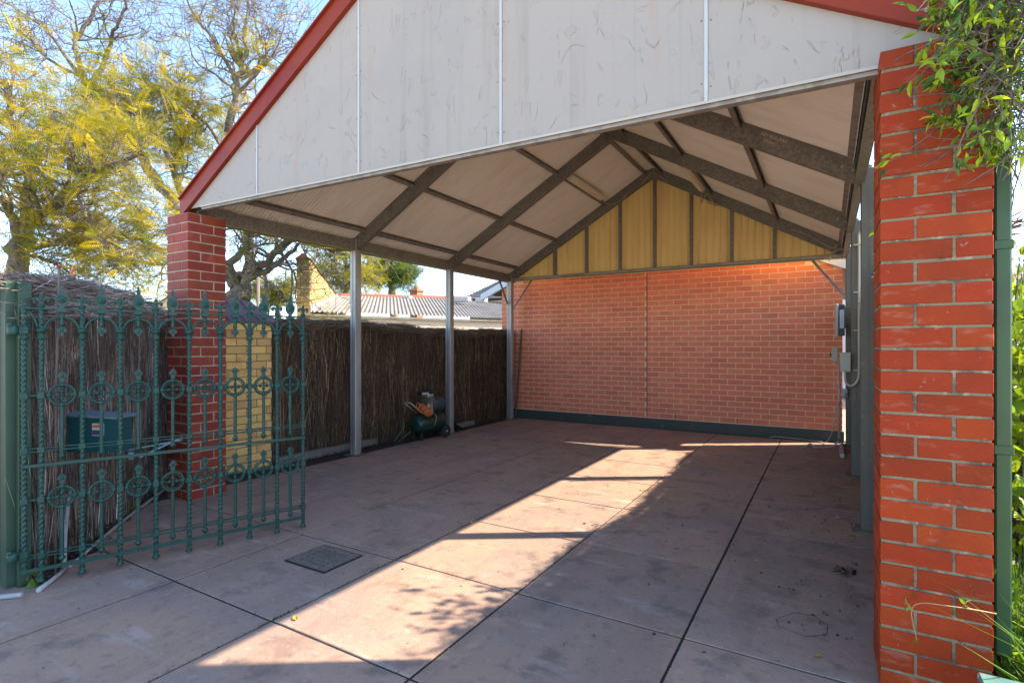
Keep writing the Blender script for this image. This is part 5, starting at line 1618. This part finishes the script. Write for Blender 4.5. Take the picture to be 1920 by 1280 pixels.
# hanging leafy shoots reaching left over the pillar face
for (u0, v0, u1, v1, u2, v2, n) in ((1850, -20, 1790, 30, 1745, 40, 14), (1870, 40, 1800, 90, 1755, 110, 16), (1880, 80, 1800, 130, 1735, 155, 18),
                                   (1880, 110, 1810, 150, 1765, 180, 14), (1890, 140, 1830, 190, 1800, 245, 14), (1895, 180, 1850, 235, 1845, 285, 14),
                                   (1890, 30, 1830, 60, 1790, 60, 18), (1900, 210, 1870, 260, 1880, 300, 10), (1870, 150, 1790, 215, 1755, 222, 12),
                                   (1860, -60, 1800, -20, 1760, -10, 16), (1890, 100, 1850, 150, 1820, 210, 14)):
    for rep in range(2):
        jx, jy = rs.uniform(-14, 14), rs.uniform(-12, 12)
        stems.append(([U(u0 + jx, v0 + jy, 2.02), U(u1 + jx, v1 + jy, 1.96), U(u2 + jx * .4, v2 + jy * .4, 1.95 - rep * .02)], .003, .0012, n + 9))
leafy('climbing_vine', 'tangled climbing vine with bright green leaves hanging over the top of the right pillar', 'vine', stems, 0, (.0085, .050), VT, 3, .012, .7)
# wiry twig tangle of the vine
m = MB()
for i in range(620):
    a = U(rs.uniform(1830, 2060), rs.uniform(-150, 260), rs.uniform(1.7, 2.12))
    q, e = wiggle(a, Vector((rs.gauss(-.1, .8), rs.gauss(0, 1), rs.gauss(-.3, .8))), rs.uniform(.12, .30), 5, rs, .2)
    m.tube(q, rs.uniform(.0012, .0026), 3, cap=False)
setp(m.obj('dry_twigs', MT['bark_dark']), 'mass of thin dry brown twigs behind the climbing vine leaves', 'twigs', kind='stuff')
# chicken wire net behind
m = MB()
ctr = Vector((.80, 2.95, 0))
for i in range(22):
    z = 1.9 + i * .045
    for j in range(11):
        x = .60 + j * .055 + (i % 2) * .0275
        m.tube([(x, 2.95, z), (x + .0275, 2.95, z + .022)], .0009, 3, cap=False)
        m.tube([(x, 2.95, z), (x - .0275, 2.95, z + .022)], .0009, 3, cap=False)
        m.tube([(x + .0275, 2.95, z + .022), (x + .0275, 2.95, z + .045)], .0009, 3, cap=False)
setp(m.obj('wire_netting', MT['wire']), 'hexagonal wire netting hanging right of the downpipe under the vine', 'netting')
# shrub right of the downpipe
rs = random.Random(16); stems = []
for i in range(110):
    by = rs.uniform(3.3, 5.6); bx = .225 * by + rs.uniform(-.10, .5)
    p0 = Vector((bx, by, rs.uniform(.0, .5)))
    p1 = p0 + Vector((rs.gauss(0, .07), rs.gauss(0, .15), rs.uniform(.4, .9)))
    p2 = p1 + Vector((rs.gauss(0, .09), rs.gauss(0, .2), rs.uniform(.4, .9)))
    stems.append(([p0, p1, p2], .006, .002, 34))
leafy('garden_shrub', 'tall sunlit shrub with rounded yellow green leaves right of the downpipe', 'shrub', stems, 0, (.030, .075), [(2.6, 2.0, .8), (1.8, 1.7, 1.0), (3.3, 2.4, .7)], 8, .06, 1.0, 'bark_dark')
rs = random.Random(17)
# gnarled trunk at the lower right
tp = [unp(1925, 1040, 3.1), unp(1908, 990, 3.1), unp(1915, 930, 3.05), unp(1900, 880, 3.0), unp(1930, 800, 3.0)]
m = MB().tube(smooth_path(tp, 5), [.05 + .01 * math.sin(i) for i in range(21)], 9)
setp(m.obj('old_vine', MT['bark']), 'thick twisted brown woody vine at the right edge behind the leaves', 'vine')
# strappy grass clump and low leaves at foot
def strappy():
    return (rs.uniform(.62, 1.05), rs.uniform(2.5, 3.3), 0.0)
o = link('strappy_plant', blades(420, strappy, .22, .55, .0045, [(1.8, 1.8, 1), (2.6, 2.1, 1), (1.2, 1.5, 1.2)], MT['grass'], 'strappy', lean=1.3))
setp(o, 'clump of long strappy green leaves at the foot of the right pillar', 'plant', kind='stuff')
stems = []
for i in range(70):
    p0 = Vector((rs.uniform(.64, 1.15), rs.uniform(2.5, 3.9), 0)); p1 = p0 + Vector((rs.gauss(0, .08), rs.gauss(0, .08), rs.uniform(.15, .45)))
    stems.append(([p0, p0.lerp(p1, .5), p1], .004, .0015, 16))
leafy('ground_plant', 'low leafy green plant filling the bed behind the strappy leaves', 'plant', stems, 0, (.014, .06), [(2.3, 2.1, 1), (3.0, 2.5, .9), (1.3, 1.6, 1.2)], 9, .03, 1.0)
# tendril across the pillar
P = [unp(1868, 1150, 1.98), unp(1825, 1142, 1.96), unp(1775, 1135, 1.97), unp(1730, 1130, 2.02), unp(1710, 1140, 2.05), unp(1712, 1170, 2.06), unp(1718, 1192, 2.06)]
ten = leafy('vine_tendril', 'single thin pink tendril with small leaves reaching across the lower right pillar', 'tendril', [(P, .0022, .0015, 0), ([P[4], P[4] + Vector((-.012, -.01, .012)), unp(1697, 1122, 2.04)], .0018, .001, 3), ([P[6], P[6] + Vector((0, -.004, -.01)), P[6] + Vector((.002, -.006, -.02))], .001, .001, 4), ([P[1], P[1] + Vector((-.02, 0, .006)), P[1] + Vector((-.03, 0, .01))], .001, .001, 4)], 0, (.006, .026), [(2.6, 2.0, .8), (1.8, 1.5, .9)], 4, .004, .8, 'tendril')
# leaf shoot in front of downpipe
S0 = unp(1890, 1058, 2.2)
leafy('leaf_shoot', 'small shoot with four broad pale green leaves in front of the downpipe', 'shoot', [([S0, unp(1870, 1054, 2.1), unp(1852, 1050, 2.05)], .002, .001, 9)], 0, (.013, .06), [(1.6, 1.5, 1.0), (1.3, 1.4, 1.3)], 14, .006, .5)
# bush growing over the right fence (casts the leafy shadow on the floor)
rs = random.Random(23); stems = []
for i in range(13):
    p0 = Vector((rs.uniform(.48, .62), rs.uniform(3.45, 3.95), 1.82))
    p1 = p0 + Vector((rs.gauss(0, .06), rs.gauss(0, .08), rs.uniform(.10, .26)))
    p2 = p1 + Vector((rs.gauss(-.02, .10), rs.gauss(-.02, .10), rs.uniform(.0, .20)))
    stems.append(([p0, p1, p2], .004, .0015, 9))
for q in ((.30, 3.89, 2.45), (.46, 3.80, 2.30), (.52, 3.51, 2.30), (.47, 3.98, 2.20), (.40, 3.66, 2.38), (.56, 3.72, 2.16)):
    e = Vector(q); b0 = e + Vector((.24, -.02, -.22))
    stems.append(([b0, b0.lerp(e, .5) + Vector((0, 0, .03)), e], .004, .0015, 15))
leafy('fence_creeper', 'leafy creeper growing over the top of the right brush fence behind the pillar', 'creeper', stems, 0, (.018, .070), VT, 19, .02, .9)

# weeds along the gate foot
rs = random.Random(30)
for (u, v, nm) in ((62, 1098, 'broad leaved green weed at the foot of the gate post'), (180, 1008, 'small green weed beside the white conduit, third bar of the gate'), (248, 960, 'small green weed by the conduit in front of the red pillar')):
    p = on_floor(u, v, 0); st_ = []
    for i in range(7):
        q1 = p + Vector((rs.gauss(0, .03), rs.gauss(0, .03), rs.uniform(.02, .06)))
        st_.append(([p, p.lerp(q1, .6), q1], .0015, .001, 2))
    leafy('weed', nm, 'weed', st_, 0, (.016, .045), [(.9, 1.1, 1.0), (1.3, 1.3, .9)], int(u), .008, .6)

# ---------------------------------------------------------------- leaves and debris on the floor
Vb, Fb = leaf_mesh_arrays(.011, .034, .5, -.3)
lm = MB().add([tuple(v) for v in Vb], [tuple(f_) for f_ in Fb]).mesh('fallen_leaf', MT['yleaf'])
spots = [((557, 1162), 'yellow leaf on the sunlit floor near the long joint'), ((883, 977), 'yellow leaf on the joint at the edge of the sun patch'), ((1472, 993), 'pale yellow leaf on the shaded floor left of the right posts'),
         ((1570, 946), 'yellow leaf near the foot of the second right post'), ((1565, 970), 'yellow leaf just in front of another near the right posts'), ((1424, 1052), 'small yellow leaf on the floor mid right'),
         ((1302, 1062), 'pale leaf lying in the cross joint right of centre'), ((1538, 1225), 'small pale leaf near the octagonal patch')]
for (u, v), lab in spots:
    p = on_floor(u, v, .006)
    o = link('fallen_leaf', lm); o.location = p; o.rotation_euler = (R.uniform(-.3, .3), R.uniform(-.3, .3), R.uniform(0, 6.28)); o.scale = [R.uniform(.8, 1.3)] * 3
    setp(o, lab, 'leaf', 'yellow leaves fallen on the floor')
m = MB(); rs = random.Random(40)
for i in range(330):
    if rs.random() < .7: x = .17 - abs(rs.gauss(0, .28)); y = rs.uniform(2.9, 8.4)
    elif rs.random() < .5: x = rs.uniform(-1.1, .15); y = rs.uniform(1.6, 6)
    else: x = rs.uniform(-4, 0); y = rs.uniform(1, 8)
    s1 = rs.uniform(.004, .016); a = rs.uniform(0, 6.28); c_, s_ = math.cos(a), math.sin(a)
    w = rs.uniform(.25, .6)
    m.add([(x + s1 * c_, y + s1 * s_, .003), (x - s1 * w * s_, y + s1 * w * c_, .004 + s1 * .4), (x - s1 * c_, y - s1 * s_, .004), (x + s1 * w * s_, y - s1 * w * c_, .003)], [(0, 1, 2, 3)])
setp(m.obj('leaf_litter', MT['deadleaf']), 'scattered small dead leaves and grit on the floor near the right posts', 'leaf litter', kind='stuff')
m = MB()
for i in range(140):
    x = rs.uniform(-4, .1); y = rs.uniform(.9, 6); s1 = rs.uniform(.0015, .004)
    m.box(x - s1, x + s1, y - s1, y + s1, .001, .001 + s1)
setp(m.obj('grit', MT['kerb']), 'tiny pale grit specks on the concrete floor', 'grit', kind='stuff')
m = MB()
for i in range(1500):        # grit, bark crumbs and dead seed pods caught in the open joints
    if rs.random() < .5:
        x = GX0 - GS * rs.choice([-1, 0, 0, 0, 1, 1, 2, 2, 2, 3, 3, 4]) + rs.gauss(0, .006); y = rs.uniform(.9, 8.5)
    else:
        y = GY0 + GSY * rs.choice([-1, 0, 0, 1, 1, 2, 2, 3, 3, 4, 5, 6]) + rs.gauss(0, .006); x = rs.uniform(-4.4, .15)
    s1 = rs.uniform(.002, .0065); a = rs.uniform(0, 6.28); c_, s_ = math.cos(a), math.sin(a)
    m.add([(x + s1 * c_, y + s1 * s_, .001), (x - s1 * .5 * s_, y + s1 * .5 * c_, .003), (x - s1 * c_, y - s1 * s_, .0015), (x + s1 * .5 * s_, y - s1 * .5 * c_, .001)], [(0, 1, 2, 3)])
setp(m.obj('joint_grit', MT['deadleaf']), 'dark grit and bark crumbs caught along the slab joints', 'grit', kind='stuff')
# crumpled dead leaf curls
p = on_floor(1582, 1075, 0)
m = MB()
for i in range(9):
    a = rs.uniform(0, 6.28); s1 = rs.uniform(.03, .06)
    c = p + Vector((rs.gauss(0, .03), rs.gauss(0, .03), .008))
    m.add([c + Vector((s1 * math.cos(a), s1 * math.sin(a), .01)), c + Vector((-.01 * math.sin(a), .01 * math.cos(a), .022)), c - Vector((s1 * .8 * math.cos(a), s1 * .8 * math.sin(a), -.004)), c + Vector((.01 * math.sin(a), -.01 * math.cos(a), .0))], [(0, 1, 2, 3)])
setp(m.obj('dead_leaf', MT['deadleaf']), 'curled dark dead leaf cluster on the floor near the right pillar', 'leaf')
print('objects', len(bpy.data.objects), 'tris', sum(len(o.data.polygons) for o in bpy.data.objects if o.type == 'MESH'))
